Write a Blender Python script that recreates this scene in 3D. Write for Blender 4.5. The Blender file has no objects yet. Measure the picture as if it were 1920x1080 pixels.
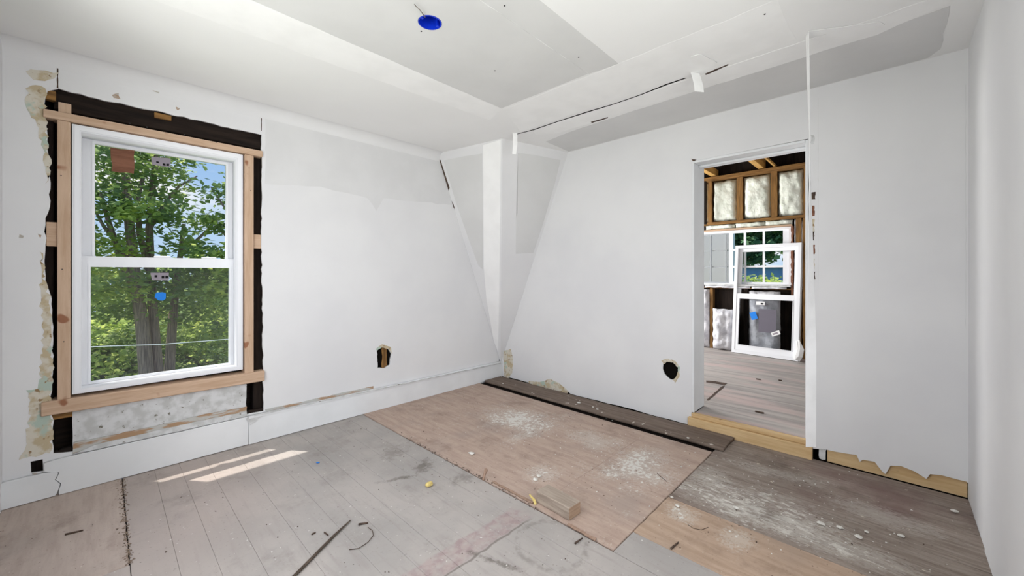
import bpy, bmesh, math, random
from mathutils import Vector, Matrix, noise as mnoise
random.seed(7)
S = bpy.context.scene
COL = S.collection

# ------------------------------------------------------------------ camera, world, light
F = 739.0; CX = 960.0; HY = 512.0
AZ = math.radians(44.05)
FW = Vector((math.cos(AZ), math.sin(AZ), 0)); RT = Vector((math.sin(AZ), -math.cos(AZ), 0))
CAM = Vector((-3.178, -3.259, 1.2))
cd = bpy.data.cameras.new('camera'); cam = bpy.data.objects.new('camera', cd); COL.objects.link(cam)
cd.sensor_width = 36.0; cd.lens = F / 1920 * 36; cd.clip_start = 0.02; cd.clip_end = 300
cd.shift_y = -(540 - HY) / 1920
cam.location = CAM; cam.rotation_euler = (math.pi / 2, 0, AZ - math.pi / 2)
S.camera = cam
S.view_settings.view_transform = 'Standard'; S.view_settings.look = 'None'
S.view_settings.gamma = 1.0; S.view_settings.use_curve_mapping = False
S.view_settings.exposure = 0.0

def lin(c):
    return tuple(((v / 255) / 12.92 if v / 255 <= .04045 else (((v / 255) + .055) / 1.055) ** 2.4) for v in c)

W = bpy.data.worlds.new('sky'); S.world = W; W.use_nodes = True
nt = W.node_tree; nt.nodes.clear()
wo = nt.nodes.new('ShaderNodeOutputWorld'); bg = nt.nodes.new('ShaderNodeBackground')
tc = nt.nodes.new('ShaderNodeTexCoord'); sep = nt.nodes.new('ShaderNodeSeparateXYZ')
nt.links.new(tc.outputs['Generated'], sep.inputs[0])
rmp = nt.nodes.new('ShaderNodeValToRGB'); nt.links.new(sep.outputs[2], rmp.inputs[0])
rmp.color_ramp.elements[0].position = 0.0; rmp.color_ramp.elements[0].color = (*lin((196, 222, 246)), 1)
rmp.color_ramp.elements[1].position = 0.45; rmp.color_ramp.elements[1].color = (*lin((92, 158, 228)), 1)
cn = nt.nodes.new('ShaderNodeTexNoise'); cn.inputs['Scale'].default_value = 3.2; cn.inputs['Detail'].default_value = 6
mp = nt.nodes.new('ShaderNodeMapping'); mp.inputs['Scale'].default_value = (1, 1, 2.6)
nt.links.new(tc.outputs['Generated'], mp.inputs[0]); nt.links.new(mp.outputs[0], cn.inputs['Vector'])
cr = nt.nodes.new('ShaderNodeValToRGB'); nt.links.new(cn.outputs['Fac'], cr.inputs[0])
cr.color_ramp.elements[0].position = .50; cr.color_ramp.elements[1].position = .66
mx = nt.nodes.new('ShaderNodeMix'); mx.data_type = 'RGBA'
nt.links.new(cr.outputs[0], mx.inputs['Factor']); nt.links.new(rmp.outputs[0], mx.inputs['A'])
mx.inputs['B'].default_value = (.95, .97, 1, 1)
nt.links.new(mx.outputs['Result'], bg.inputs['Color']); bg.inputs['Strength'].default_value = 1.0
nt.links.new(bg.outputs[0], wo.inputs[0])

sd = bpy.data.lights.new('sun', 'SUN'); sun = bpy.data.objects.new('sun', sd); COL.objects.link(sun)
sd.energy = 6.0; sd.angle = math.radians(0.5); sd.color = (1, .95, .87)
sun.rotation_euler = Vector((.25, -.33, -1)).to_track_quat('-Z', 'Y').to_euler()

def area(name, loc, direction, sx, sy, power, color=(1, 1, 1)):
    l = bpy.data.lights.new(name, 'AREA'); l.shape = 'RECTANGLE'; l.size = sx; l.size_y = sy
    l.energy = power; l.color = color
    o = bpy.data.objects.new(name, l); COL.objects.link(o); o.location = loc
    o.rotation_euler = Vector(direction).to_track_quat('-Z', 'Z').to_euler()
    return o
# fill lamps added at unseen openings behind the camera and in the next room
area('fill_light_west', (-3.66, -1.75, 1.35), (1, 0, 0), 1.7, 1.5, 46, (1, .99, .978))
area('fill_light_south', (-2.2, -3.66, 1.35), (0, 1, 0), 1.3, 1.5, 32, (1, .99, .978))
area('fill_light_next_room', (1.6, 0.34, 1.55), (0, -1, 0), 1.6, 1.3, 125, (1, .99, .978))

# ------------------------------------------------------------------ pixels to points
def ray(px, py):
    return FW + RT * ((px - CX) / F) + Vector((0, 0, (HY - py) / F))
def A(px, py, y=0.0):
    d = ray(px, py); return CAM + d * ((y - CAM.y) / d.y)
def B(px, py, x=0.0):
    d = ray(px, py); return CAM + d * ((x - CAM.x) / d.x)
def Z(px, py, z=0.0):
    d = ray(px, py); return CAM + d * ((z - CAM.z) / d.z)
def PL(px, py, p0, n):
    d = ray(px, py); return CAM + d * ((p0 - CAM).dot(n) / d.dot(n))
def uvA(pts, y=0.0): return [(p.x, p.z) for p in (A(a, b, y) for a, b in pts)]
def uvB(pts, x=0.0): return [(p.y, p.z) for p in (B(a, b, x) for a, b in pts)]
def uvZ(pts, z=0.0): return [(p.x, p.y) for p in (Z(a, b, z) for a, b in pts)]
CE = 2.39

# ------------------------------------------------------------------ materials
class NT:
    def __init__(s, name):
        s.m = bpy.data.materials.new(name); s.m.use_nodes = True; s.t = s.m.node_tree
        s.b = s.t.nodes['Principled BSDF']; s.out = s.t.nodes['Material Output']
        g = s.t.nodes.new('ShaderNodeNewGeometry'); s.pos = g.outputs['Position']
    def link(s, a, b): s.t.links.new(a, b)
    def put(s, sock, v):
        if hasattr(v, 'is_output'): s.link(v, sock)
        else: sock.default_value = v
    def noise(s, scale, detail=3, stretch=(1, 1, 1), rough=.55, off=(0, 0, 0)):
        mp = s.t.nodes.new('ShaderNodeMapping'); mp.inputs['Scale'].default_value = stretch; mp.inputs['Location'].default_value = off
        s.link(s.pos, mp.inputs[0])
        n = s.t.nodes.new('ShaderNodeTexNoise'); n.inputs['Scale'].default_value = scale
        n.inputs['Detail'].default_value = detail; n.inputs['Roughness'].default_value = rough
        s.link(mp.outputs[0], n.inputs['Vector']); return n.outputs['Fac']
    def math(s, op, a, b=0.0, c=None, clamp=False):
        n = s.t.nodes.new('ShaderNodeMath'); n.operation = op; n.use_clamp = clamp
        s.put(n.inputs[0], a); s.put(n.inputs[1], b)
        if c is not None: s.put(n.inputs[2], c)
        return n.outputs[0]
    def ramp(s, v, lo, hi):
        n = s.t.nodes.new('ShaderNodeMapRange'); n.clamp = True; n.interpolation_type = 'SMOOTHSTEP'
        s.put(n.inputs[0], v); n.inputs[1].default_value = lo; n.inputs[2].default_value = hi; return n.outputs[0]
    def mix(s, f, a, b):
        n = s.t.nodes.new('ShaderNodeMix'); n.data_type = 'RGBA'
        s.put(n.inputs['Factor'], f)
        for k, v in (('A', a), ('B', b)):
            if hasattr(v, 'is_output'): s.link(v, n.inputs[k])
            else: n.inputs[k].default_value = (*lin(v), 1)
        return n.outputs['Result']
    def blob(s, cx, cy, rx, ry, ang=0.0):          # 1 at the centre, 0 at the rim, on the floor
        n = s.t.nodes.new('ShaderNodeMapping'); n.vector_type = 'TEXTURE'
        n.inputs['Location'].default_value = (cx, cy, 0); n.inputs['Rotation'].default_value = (0, 0, ang)
        n.inputs['Scale'].default_value = (rx, ry, 1); s.link(s.pos, n.inputs[0])
        m = s.t.nodes.new('ShaderNodeVectorMath'); m.operation = 'MULTIPLY'; s.link(n.outputs[0], m.inputs[0]); m.inputs[1].default_value = (1, 1, 0)
        l = s.t.nodes.new('ShaderNodeVectorMath'); l.operation = 'LENGTH'; s.link(m.outputs[0], l.inputs[0])
        return s.math('SUBTRACT', 1.0, l.outputs['Value'], clamp=True), l.outputs['Value']
    def bump(s, h, strength=.3, dist=.002):
        n = s.t.nodes.new('ShaderNodeBump'); n.inputs['Strength'].default_value = strength; n.inputs['Distance'].default_value = dist
        s.link(h, n.inputs['Height']); s.link(n.outputs[0], s.b.inputs['Normal'])
    def done(s, col, rough=.8, spec=.3):
        if hasattr(col, 'is_output'): s.link(col, s.b.inputs['Base Color'])
        else: s.b.inputs['Base Color'].default_value = (*lin(col), 1)
        s.b.inputs['Roughness'].default_value = rough; s.b.inputs['Specular IOR Level'].default_value = spec
        return s.m

def paint(name, c1, c2, scale=1.4, rough=.75, bump=.15, fine=60):
    n = NT(name); a = n.noise(scale, 4); col = n.mix(n.ramp(a, .35, .68), c1, c2)
    n.bump(n.noise(fine, 3), bump, .001); return n.done(col, rough, .25)
def wood(name, c1, c2, axis, scale=6, rough=.75, knots=None, bump=.3):
    st = [9, 9, 9]; st[axis] = .7
    n = NT(name); a = n.noise(scale, 6, st, .65); col = n.mix(n.ramp(a, .32, .7), c1, c2)
    if knots:
        k = n.noise(11, 1); col = n.mix(n.ramp(k, .70, .76), col, knots)
    n.bump(a, bump, .002); return n.done(col, rough, .2)

M = {}
M['paint'] = paint('white_wall_paint', (228, 228, 229), (222, 222, 224))
M['paint_ceiling'] = paint('white_ceiling_paint', (241, 241, 241), (236, 236, 236), .9)
M['mud'] = paint('joint_compound', (245, 245, 245), (240, 240, 240), 5)
M['bare'] = paint('bare_grey_drywall', (216, 216, 216), (211, 211, 211), 2.5, .85)
M['bare2'] = paint('bare_drywall_darker', (217, 217, 217), (212, 212, 212), 2.5, .85)
M['smudge'] = paint('thin_compound_skim', (215, 215, 216), (220, 220, 221), 4, .8)
M['trimpaint'] = paint('trim_paint', (232, 234, 236), (224, 226, 228), 3, .5)
M['vinyl'] = paint('white_vinyl', (240, 241, 245), (236, 238, 242), 1, .35, .02)
M['paper'] = paint('white_paper_tape', (246, 246, 246), (238, 238, 238), 9, .9)
for ax, k in ((0, 'x'), (1, 'y'), (2, 'z')):
    M['pine_' + k] = wood('new_pine_' + k, (206, 178, 154), (188, 158, 132), ax, 5, .7, (150, 104, 78))
    M['dark_' + k] = wood('old_dark_wood_' + k, (44, 35, 30), (24, 19, 17), ax, 5, .9)
    M['stud_' + k] = wood('brown_stud_' + k, (150, 112, 66), (104, 76, 46), ax, 6, .85)
M['lumber_y'] = wood('yellow_lumber', (218, 190, 146), (200, 167, 122), 1, 4, .7, (120, 84, 54))
M['lumber_x'] = wood('yellow_joist', (214, 172, 104), (190, 146, 84), 0, 4, .7)
M['void'] = NT('dark_cavity').done((20, 17, 15), .95, .05)
M['blue'] = NT('blue_plastic').done((16, 52, 200), .35, .4)
M['bluetape'] = NT('blue_sticker').done((38, 128, 222), .6, .2)
M['yellow'] = paint('yellow_foam', (226, 206, 136), (202, 178, 108), 60, .9)
M['wire'] = NT('grey_wire').done((120, 112, 104), .6, .3)
M['screw'] = NT('dark_screw').done((45, 45, 47), .5, .4)
M['label'] = NT('grey_label').done((150, 142, 152), .7, .2)
M['ink'] = NT('black_print').done((18, 18, 20), .7, .2)
M['whitelabel'] = NT('white_label').done((236, 236, 236), .7, .2)
M['cardboard'] = wood('brown_cardboard', (140, 98, 78), (112, 74, 58), 0, 7, .85)

def plaster_old(name):
    n = NT(name); a = n.noise(14, 5); b = n.noise(9, 4, off=(3, 1, 7)); c = n.noise(30, 3, off=(8, 2, 1))
    col = n.mix(n.ramp(a, .42, .56), (192, 177, 148), (212, 206, 192))
    col = n.mix(n.ramp(b, .55, .62), col, (180, 196, 184)); col = n.mix(n.ramp(c, .60, .68), col, (150, 124, 92))
    n.bump(a, .8, .006); return n.done(col, .95, .1)
M['oldplaster'] = plaster_old('exposed_old_plaster')
def panel_mat():
    n = NT('scraped_painted_panel'); a = n.noise(16, 5); b = n.noise(34, 4, off=(5, 3, 2))
    col = n.mix(n.ramp(a, .38, .62), (212, 213, 214), (190, 191, 190)); col = n.mix(n.ramp(b, .64, .70), col, (120, 116, 106))
    n.bump(a, .6, .004); return n.done(col, .85, .15)
M['panel'] = panel_mat()
def ledge_mat():
    n = NT('worn_ledge'); a = n.noise(7, 5, (1, 1, 5)); col = n.mix(n.ramp(a, .44, .56), (188, 188, 184), (170, 140, 112)); return n.done(col, .9, .1)
M['ledge'] = ledge_mat()

# floor materials -----------------------------------------------------------
def splat(n, col, spots, colour=(216, 213, 206), scale=34, stretch=(1, 1, 1)):
    fine = n.noise(scale, 5, stretch, .7); warp = n.noise(5, 4, stretch, .6, (7, 3, 0)); dust = n.noise(scale * 2.4, 3, stretch, .7)
    for cx, cy, rx, ry, an, k in spots:
        m, _ = n.blob(cx, cy, rx * 1.25, ry * 1.25, an)
        m = n.math('ADD', m, n.math('MULTIPLY', n.math('SUBTRACT', warp, .5), 1.5), clamp=True)
        col = n.mix(n.math('MULTIPLY', n.ramp(n.math('ADD', dust, n.math('MULTIPLY', m, .35)), .55, .80), n.math('MULTIPLY', n.ramp(m, .05, .6), .32)), col, colour)
        col = n.mix(n.math('MULTIPLY', n.ramp(n.math('ADD', fine, n.math('MULTIPLY', m, k * .80)), .74, .84), n.ramp(m, 0, .15)), col, colour)
    return col
def dirt(n, col, k=.5, dark=(96, 86, 78)):
    a = n.noise(3.1, 6, (1, 1, 1), .72, (5, 9, 0)); col = n.mix(n.math('MULTIPLY', n.ramp(a, .50, .74), k), col, dark)
    sp = n.noise(70, 3, (1, 1, 1), .6, (1, 4, 0)); col = n.mix(n.math('MULTIPLY', n.ramp(sp, .62, .72), k * .9), col, dark)
    return col
def grey_floor():
    n = NT('grey_painted_boards'); a = n.noise(2.2, 5); b = n.noise(26, 4); g = n.noise(5, 5, (8, .8, 1))
    col = n.mix(n.ramp(a, .35, .66), (178, 171, 166), (163, 158, 154))
    col = n.mix(n.math('MULTIPLY', n.ramp(g, .5, .75), .5), col, (154, 146, 142))
    wx, _ = n.blob(-3.0, -.4, .75, 1.3); col = n.mix(n.math('MULTIPLY', n.ramp(wx, 0, .7), .55), col, (184, 168, 160))
    col = dirt(n, col, .42, (120, 112, 105))
    # trace of the removed partition: a pinkish strip across the boards
    sx = n.t.nodes.new('ShaderNodeSeparateXYZ'); n.link(n.pos, sx.inputs[0])
    wob = n.math('ADD', sx.outputs[1], n.math('MULTIPLY', n.math('SUBTRACT', n.noise(6, 3), .5), .06))
    ins = n.math('MULTIPLY', n.ramp(wob, -1.985, -1.970), n.math('SUBTRACT', 1.0, n.ramp(wob, -1.865, -1.85)))
    ins = n.math('MULTIPLY', ins, n.math('MULTIPLY', n.ramp(sx.outputs[0], -2.9, -2.5), n.math('SUBTRACT', 1.0, n.ramp(sx.outputs[0], -1.78, -1.66))))
    pk = n.mix(n.ramp(b, .42, .6), (172, 156, 152), (158, 138, 137)); col = n.mix(n.math('MULTIPLY', ins, n.math('ADD', n.math('MULTIPLY', n.ramp(n.noise(18, 4), .35, .6), .55), .3)), col, pk)
    edge = n.math('SUBTRACT', 1.0, n.ramp(n.math('ABSOLUTE', n.math('ADD', wob, 1.985)), .002, .008))
    edge = n.math('MULTIPLY', edge, n.math('MULTIPLY', n.ramp(sx.outputs[0], -2.5, -2.3), n.math('SUBTRACT', 1.0, n.ramp(sx.outputs[0], -1.8, -1.7))))
    col = n.mix(n.math('MULTIPLY', edge, .7), col, (112, 104, 98))
    # ring-shaped stain and smudges
    dn = n.math('MULTIPLY', n.math('SUBTRACT', n.noise(7, 3), .5), .35)
    _, d = n.blob(-1.80, -2.17, .155, .155)
    ring = n.math('SUBTRACT', 1.0, n.ramp(n.math('ABSOLUTE', n.math('SUBTRACT', n.math('ADD', d, dn), 1.0)), .02, .14))
    col = n.mix(n.math('MULTIPLY', ring, n.math('MULTIPLY', n.ramp(b, .38, .62), .5)), col, (124, 120, 112))
    for cx, cy, rx, ry, an, k in ((-1.80, -1.16, .16, .10, .5, .8), (-1.97, -1.19, .2, .035, -.4, .8), (-1.84, -.86, .20, .13, .6, .45), (-2.05, -2.06, .03, .22, .35, .8), (-1.72, -1.45, .12, .1, 0, .5)):
        m, _ = n.blob(cx, cy, rx, ry, an)
        col = n.mix(n.math('MULTIPLY', n.ramp(n.math('ADD', n.math('MULTIPLY', m, .9), n.math('MULTIPLY', n.math('SUBTRACT', n.noise(16, 5, (1, 1, 1), .75), .5), 2.4)), .25, .9), n.math('MULTIPLY', n.ramp(m, 0, .3), k)), col, (112, 106, 99))
    col = n.mix(n.ramp(n.noise(55, 2), .70, .74), col, (206, 203, 198)); col = n.mix(n.ramp(n.noise(48, 2, off=(4, 4, 4)), .715, .75), col, (108, 102, 97))
    n.bump(b, .25, .002); return n.done(col, .7, .25)
M['greyfloor'] = grey_floor()
def ply(name, c1, c2, c3, spots):
    n = NT(name); g = n.noise(4, 6, (7, .9, 1), .65); a = n.noise(2.5, 4)
    col = n.mix(n.ramp(g, .35, .68), c1, c2); col = n.mix(n.math('MULTIPLY', n.ramp(a, .5, .72), .55), col, c3)
    col = dirt(n, col, .45, (118, 98, 86)); col = splat(n, col, spots); col = n.mix(n.ramp(n.noise(60, 2), .73, .76), col, (214, 208, 198))
    col = n.mix(n.ramp(n.noise(40, 2, off=(9, 1, 1)), .72, .76), col, (112, 92, 80))
    n.bump(g, .2, .002); return n.done(col, .75, .2)
M['ply'] = ply('stained_plywood', (188, 167, 153), (172, 150, 137), (162, 148, 140),
               [(-.82, -1.05, .34, .46, .2, .44), (-.9, -2.12, .40, .26, 0, .40), (-1.36, -1.75, .16, .12, 0, .34), (-1.1, -1.3, .14, .1, 0, .34), (-.75, -1.75, .2, .3, 0, .22)])
M['ply_tan'] = ply('tan_plywood', (186, 162, 142), (170, 146, 126), (160, 142, 128), [(-1.16, -2.5, .1, .12, 0, .34), (-1.2, -2.75, .1, .1, 0, .25)])
M['ply_left'] = ply('pale_plywood', (192, 177, 167), (178, 162, 152), (170, 158, 150), [])
def dark_boards():
    n = NT('weathered_boards'); g = n.noise(4, 7, (9, .7, 1), .7); a = n.noise(1.8, 4)
    col = n.mix(n.ramp(g, .3, .7), (164, 152, 142), (128, 115, 106)); col = n.mix(n.ramp(a, .48, .7), col, (124, 104, 98))
    col = splat(n, col, [(-.86, -2.72, .30, .50, .12, .42), (-.95, -3.05, .16, .45, .1, .34), (-.70, -2.48, .22, .16, 0, .26), (-.5, -3.2, .14, .3, 0, .2), (-.35, -2.85, .1, .35, .2, .2)], (206, 201, 193), 42, (1, .35, 1)); col = dirt(n, col, .5, (84, 70, 62))
    col = n.mix(n.ramp(n.noise(30, 2, (1, .6, 1)), .70, .74), col, (208, 198, 182))
    n.bump(g, .5, .004); return n.done(col, .8, .2)
M['darkboards'] = dark_boards()
def loose():
    n = NT('loose_dark_plank'); g = n.noise(4, 6, (9, .7, 1), .7)
    col = n.mix(n.ramp(g, .3, .7), (132, 117, 106), (102, 89, 80)); col = n.mix(n.ramp(n.noise(20, 2), .69, .73), col, (206, 198, 188))
    n.bump(g, .4, .003); return n.done(col, .8, .2)
M['loose'] = loose()
def nextfloor():
    n = NT('next_room_boards'); g = n.noise(2.6, 5, (7, .6, 1)); a = n.noise(1.6, 3, (3, .5, 1))
    col = n.mix(n.ramp(g, .35, .68), (178, 171, 166), (152, 146, 143)); col = n.mix(n.math('MULTIPLY', n.ramp(a, .5, .65), .8), col, (190, 170, 166))
    n.bump(g, .2, .002); return n.done(col, .6, .3)
M['nextfloor'] = nextfloor()
def batt(name, c1, c2):
    n = NT(name); a = n.noise(9, 4); col = n.mix(n.ramp(a, .36, .66), c1, c2); n.bump(n.noise(14, 4, off=(2, 2, 2)), .9, .02); return n.done(col, .6, .3)
M['batt'] = batt('faced_insulation', (236, 240, 230), (216, 222, 210))
M['plastic'] = batt('crumpled_plastic', (232, 232, 236), (196, 196, 202))
def glass(name, tint=(1, 1, 1)):
    m = bpy.data.materials.new(name); m.use_nodes = True; t = m.node_tree; t.nodes.clear()
    o = t.nodes.new('ShaderNodeOutputMaterial'); x = t.nodes.new('ShaderNodeMixShader'); tr = t.nodes.new('ShaderNodeBsdfTransparent')
    g = t.nodes.new('ShaderNodeBsdfGlossy'); g.inputs['Roughness'].default_value = .02; lw = t.nodes.new('ShaderNodeLayerWeight'); lw.inputs['Blend'].default_value = .5
    f = t.nodes.new('ShaderNodeMath'); f.operation = 'POWER'; t.links.new(lw.outputs['Facing'], f.inputs[0]); f.inputs[1].default_value = 5.0
    tr.inputs[0].default_value = (*tint, 1); t.links.new(f.outputs[0], x.inputs[0]); t.links.new(tr.outputs[0], x.inputs[1]); t.links.new(g.outputs[0], x.inputs[2])
    t.links.new(x.outputs[0], o.inputs[0]); return m
M['glass'] = glass('window_glass'); M['glassdark'] = glass('dusty_glass', (.86, .87, .88))
def screen():
    m = bpy.data.materials.new('insect_screen'); m.use_nodes = True; t = m.node_tree; t.nodes.clear()
    o = t.nodes.new('ShaderNodeOutputMaterial'); x = t.nodes.new('ShaderNodeMixShader'); tr = t.nodes.new('ShaderNodeBsdfTransparent'); d = t.nodes.new('ShaderNodeBsdfDiffuse')
    d.inputs[0].default_value = (.22, .21, .22, 1); x.inputs[0].default_value = .10
    t.links.new(tr.outputs[0], x.inputs[1]); t.links.new(d.outputs[0], x.inputs[2]); t.links.new(x.outputs[0], o.inputs[0]); return m
M['screen'] = screen()
def leafmat(name, c1, c2, c3):
    n = NT(name); a = n.noise(1.1, 3); b = n.noise(7, 2, off=(3, 3, 3))
    col = n.mix(n.ramp(a, .40, .60), c1, c2); col = n.mix(n.ramp(n.math('ADD', n.math('MULTIPLY', a, .6), n.math('MULTIPLY', b, .4)), .54, .66), col, c3)
    n.done(col, .6, .25)
    tr = n.t.nodes.new('ShaderNodeBsdfTranslucent'); n.link(col, tr.inputs[0]); mx = n.t.nodes.new('ShaderNodeMixShader'); mx.inputs[0].default_value = .6
    n.link(n.b.outputs[0], mx.inputs[1]); n.link(tr.outputs[0], mx.inputs[2]); n.link(mx.outputs[0], n.out.inputs[0]); return n.m
M['leaf'] = leafmat('maple_leaves', (138, 158, 108), (184, 200, 118), (250, 250, 150))
M['leaf2'] = leafmat('shrub_leaves', (136, 160, 100), (184, 204, 112), (246, 250, 146))
M['leaf3'] = leafmat('far_leaves', (100, 140, 104), (140, 172, 118), (226, 236, 156))
M['bark'] = wood('bark', (186, 158, 152), (128, 108, 106), 2, 4, .95)
M['grass'] = paint('lawn', (92, 116, 58), (120, 138, 74), 3, .95)
M['siding'] = NT('white_siding').done((238, 240, 242), .6, .2)
M['blueshed'] = paint('blue_painted_shed', (112, 148, 196), (98, 136, 188), 2, .7)
M['muntgrey'] = NT('grey_muntin').done((150, 154, 158), .6, .2)
M['rod'] = wood('dark_stick', (96, 84, 74), (70, 60, 53), 1, 8, .8)
M['chipw'] = paint('plaster_chip', (228, 226, 220), (208, 204, 196), 40, .95)
M['grit'] = paint('brown_grit', (150, 132, 116), (104, 90, 80), 60, .95)
M['chipd'] = paint('dark_splinter', (92, 76, 66), (64, 52, 46), 40, .9)
M['blockwood'] = wood('weathered_offcut', (176, 162, 148), (146, 132, 120), 1, 7, .85)
M['endgrain'] = wood('sawn_end', (176, 152, 130), (150, 126, 106), 0, 9, .9)
M['brownbit'] = wood('brown_shard', (172, 146, 128), (144, 118, 102), 2, 9, .85)

# ------------------------------------------------------------------ builders
def tag(o, label=None, cat=None, group=None, kind=None):
    if label: o['label'] = label
    if cat: o['category'] = cat
    if group: o['group'] = group
    if kind: o['kind'] = kind
    return o
def empty(name, loc=(0, 0, 0)):
    o = bpy.data.objects.new(name, None); COL.objects.link(o); o.location = loc; o.empty_display_size = .05; return o
def wloc(o):
    v = Vector(o.location)
    while o.parent: o = o.parent; v += o.location
    return v
def fin(name, bm, mat, parent=None, smooth=False):
    bmesh.ops.recalc_face_normals(bm, faces=bm.faces)
    vs = [v.co for v in bm.verts]
    lo = Vector([min(v[i] for v in vs) for i in range(3)]); hi = Vector([max(v[i] for v in vs) for i in range(3)])
    c = (lo + hi) / 2; c.z = lo.z
    bmesh.ops.translate(bm, verts=bm.verts, vec=-c)
    me = bpy.data.meshes.new(name); bm.to_mesh(me); bm.free()
    if smooth:
        for p in me.polygons: p.use_smooth = True
    if mat is not None: me.materials.append(mat)
    o = bpy.data.objects.new(name, me); COL.objects.link(o)
    if parent is not None: o.parent = parent; o.location = c - wloc(parent)
    else: o.location = c
    return o
def addbox(bm, a, b, bev=0.0):
    a, b = Vector(a), Vector(b)
    r = bmesh.ops.create_cube(bm, size=1.0)
    for v in r['verts']:
        v.co = Vector([(a[i] + b[i]) / 2 + v.co[i] * abs(b[i] - a[i]) for i in range(3)])
    if bev > 0:
        es = list({e for v in r['verts'] for e in v.link_edges})
        bmesh.ops.bevel(bm, geom=es, offset=bev, segments=1, affect='EDGES')
def box(name, a, b, mat, parent=None, bev=.0015, xf=None):
    bm = bmesh.new(); addbox(bm, a, b, bev)
    if xf is not None: bmesh.ops.transform(bm, matrix=xf, verts=bm.verts)
    return fin(name, bm, mat, parent)
def ragged(pts, amp=.004, step=.03, seed=1, closed=True):
    rnd = random.Random(seed); out = []
    n = len(pts)
    for i in range(n if closed else n - 1):
        p = Vector(pts[i]); q = Vector(pts[(i + 1) % n]); L = (q - p).length; k = max(1, int(L / step))
        for j in range(k):
            w = p.lerp(q, j / k)
            out.append((w.x + rnd.uniform(-amp, amp), w.y + rnd.uniform(-amp, amp)))
    if not closed: out.append(tuple(pts[-1]))
    return out
def slab(name, loops, mp, thick, mat, parent=None):
    cu = bpy.data.curves.new('c', 'CURVE'); cu.dimensions = '2D'; cu.fill_mode = 'BOTH'; cu.extrude = thick / 2
    for lp in loops:
        s = cu.splines.new('POLY'); s.points.add(len(lp) - 1)
        for p, q in zip(s.points, lp): p.co = (q[0], q[1], 0, 1)
        s.use_cyclic_u = True
    o = bpy.data.objects.new('c', cu); me = bpy.data.meshes.new_from_object(o)
    bpy.data.objects.remove(o); bpy.data.curves.remove(cu)
    bm = bmesh.new(); bm.from_mesh(me); bpy.data.meshes.remove(me)
    bmesh.ops.remove_doubles(bm, verts=bm.verts, dist=1e-5)
    for v in bm.verts: v.co = Vector(mp(v.co.x, v.co.y, v.co.z + thick / 2))
    return fin(name, bm, mat, parent)
def mA(y0=0.0): return lambda u, v, w: (u, y0 + w, v)      # wall A, outwards = +y
def mB(x0=0.0): return lambda u, v, w: (x0 + w, u, v)
def mZ(z0=0.0): return lambda u, v, w: (u, v, z0 + w)
def tube(bm, pts, rads, seg=8):
    rings = []
    pts = [Vector(p) for p in pts]
    for i, p in enumerate(pts):
        d = (pts[min(i + 1, len(pts) - 1)] - pts[max(i - 1, 0)]).normalized()
        u = d.cross(Vector((.13, .97, .2))).normalized(); w = d.cross(u)
        rings.append([bm.verts.new(p + (u * math.cos(t) + w * math.sin(t)) * rads[i]) for t in [2 * math.pi * k / seg for k in range(seg)]])
    for a, b in zip(rings, rings[1:]):
        for k in range(seg): bm.faces.new((a[k], a[(k + 1) % seg], b[(k + 1) % seg], b[k]))
    bm.faces.new(rings[0]); bm.faces.new(rings[-1])
def rect(u0, v0, u1, v1): return [(u0, v0), (u1, v0), (u1, v1), (u0, v1)]
def ribbon(name, pts, side, widths, thick, mat, parent=None):      # a strip of paper tape along pts; side(i) gives its width direction
    bm = bmesh.new(); rows = []
    for i, p in enumerate(pts):
        s = Vector(side[i]).normalized() * widths[i] / 2; n = Vector((s.y, -s.x, 0)).normalized() * thick / 2
        p = Vector(p); rows.append([bm.verts.new(p - s - n), bm.verts.new(p + s - n), bm.verts.new(p + s + n), bm.verts.new(p - s + n)])
    for a, b in zip(rows, rows[1:]):
        for k in range(4): bm.faces.new((a[k], a[(k + 1) % 4], b[(k + 1) % 4], b[k]))
    bm.faces.new(rows[0]); bm.faces.new(rows[-1])
    return fin(name, bm, mat, parent)

# ================================================================== STRUCTURE
RX0, RY0 = -3.54, -3.545                # inner faces of the two walls behind / beside the camera
# ---- floor
floor = tag(empty('floor'), 'bare board and plywood floor of the gutted room', 'floor', kind='structure')
box('subfloor', (-3.8, -3.8, -.16), (.02, .16, -.022), M['void'], floor, 0)
seams = [-3.104, -2.967, -2.852, -2.726, -2.568, -2.410, -2.29, -2.17, -2.05, -1.915, -1.785, -1.656]
rnd = random.Random(3)
for a, b in zip(seams, seams[1:]):
    box('plank', (a + .0004, -3.545, -.021), (b - .0004, .0, rnd.uniform(-.0005, .0005)), M['greyfloor'], floor, .0006)
box('plank', (-1.6525, -3.545, -.021), (-1.474, -2.392, .0), M['greyfloor'], floor, .001)
slab('plywood_sheet', [ragged(rect(-3.54, -1.0, -3.1085, 0), .0022, .03, 5)], mZ(-.021), .022, M['ply_left'], floor)
slab('plywood_sheet', [ragged(rect(-3.54, -3.545, -3.107, -1.004), .0015, .05, 6)], mZ(-.021), .0205, M['greyfloor'], floor)
slab('plywood_sheet', [ragged([(-1.646, 0), (-1.642, -1.9375), (-.352, -1.9375), (-.35, 0)], .0012, .05, 8)], mZ(-.019), .023, M['ply'], floor)
slab('plywood_sheet', [ragged(rect(-1.642, -2.386, -.352, -1.940), .0012, .05, 18)], mZ(-.019), .0228, M['ply'], floor)
slab('plywood_sheet', [ragged(rect(-1.47, -3.545, -1.082, -2.394), .0015, .05, 9)], mZ(-.019), .0215, M['ply_tan'], floor)
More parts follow.
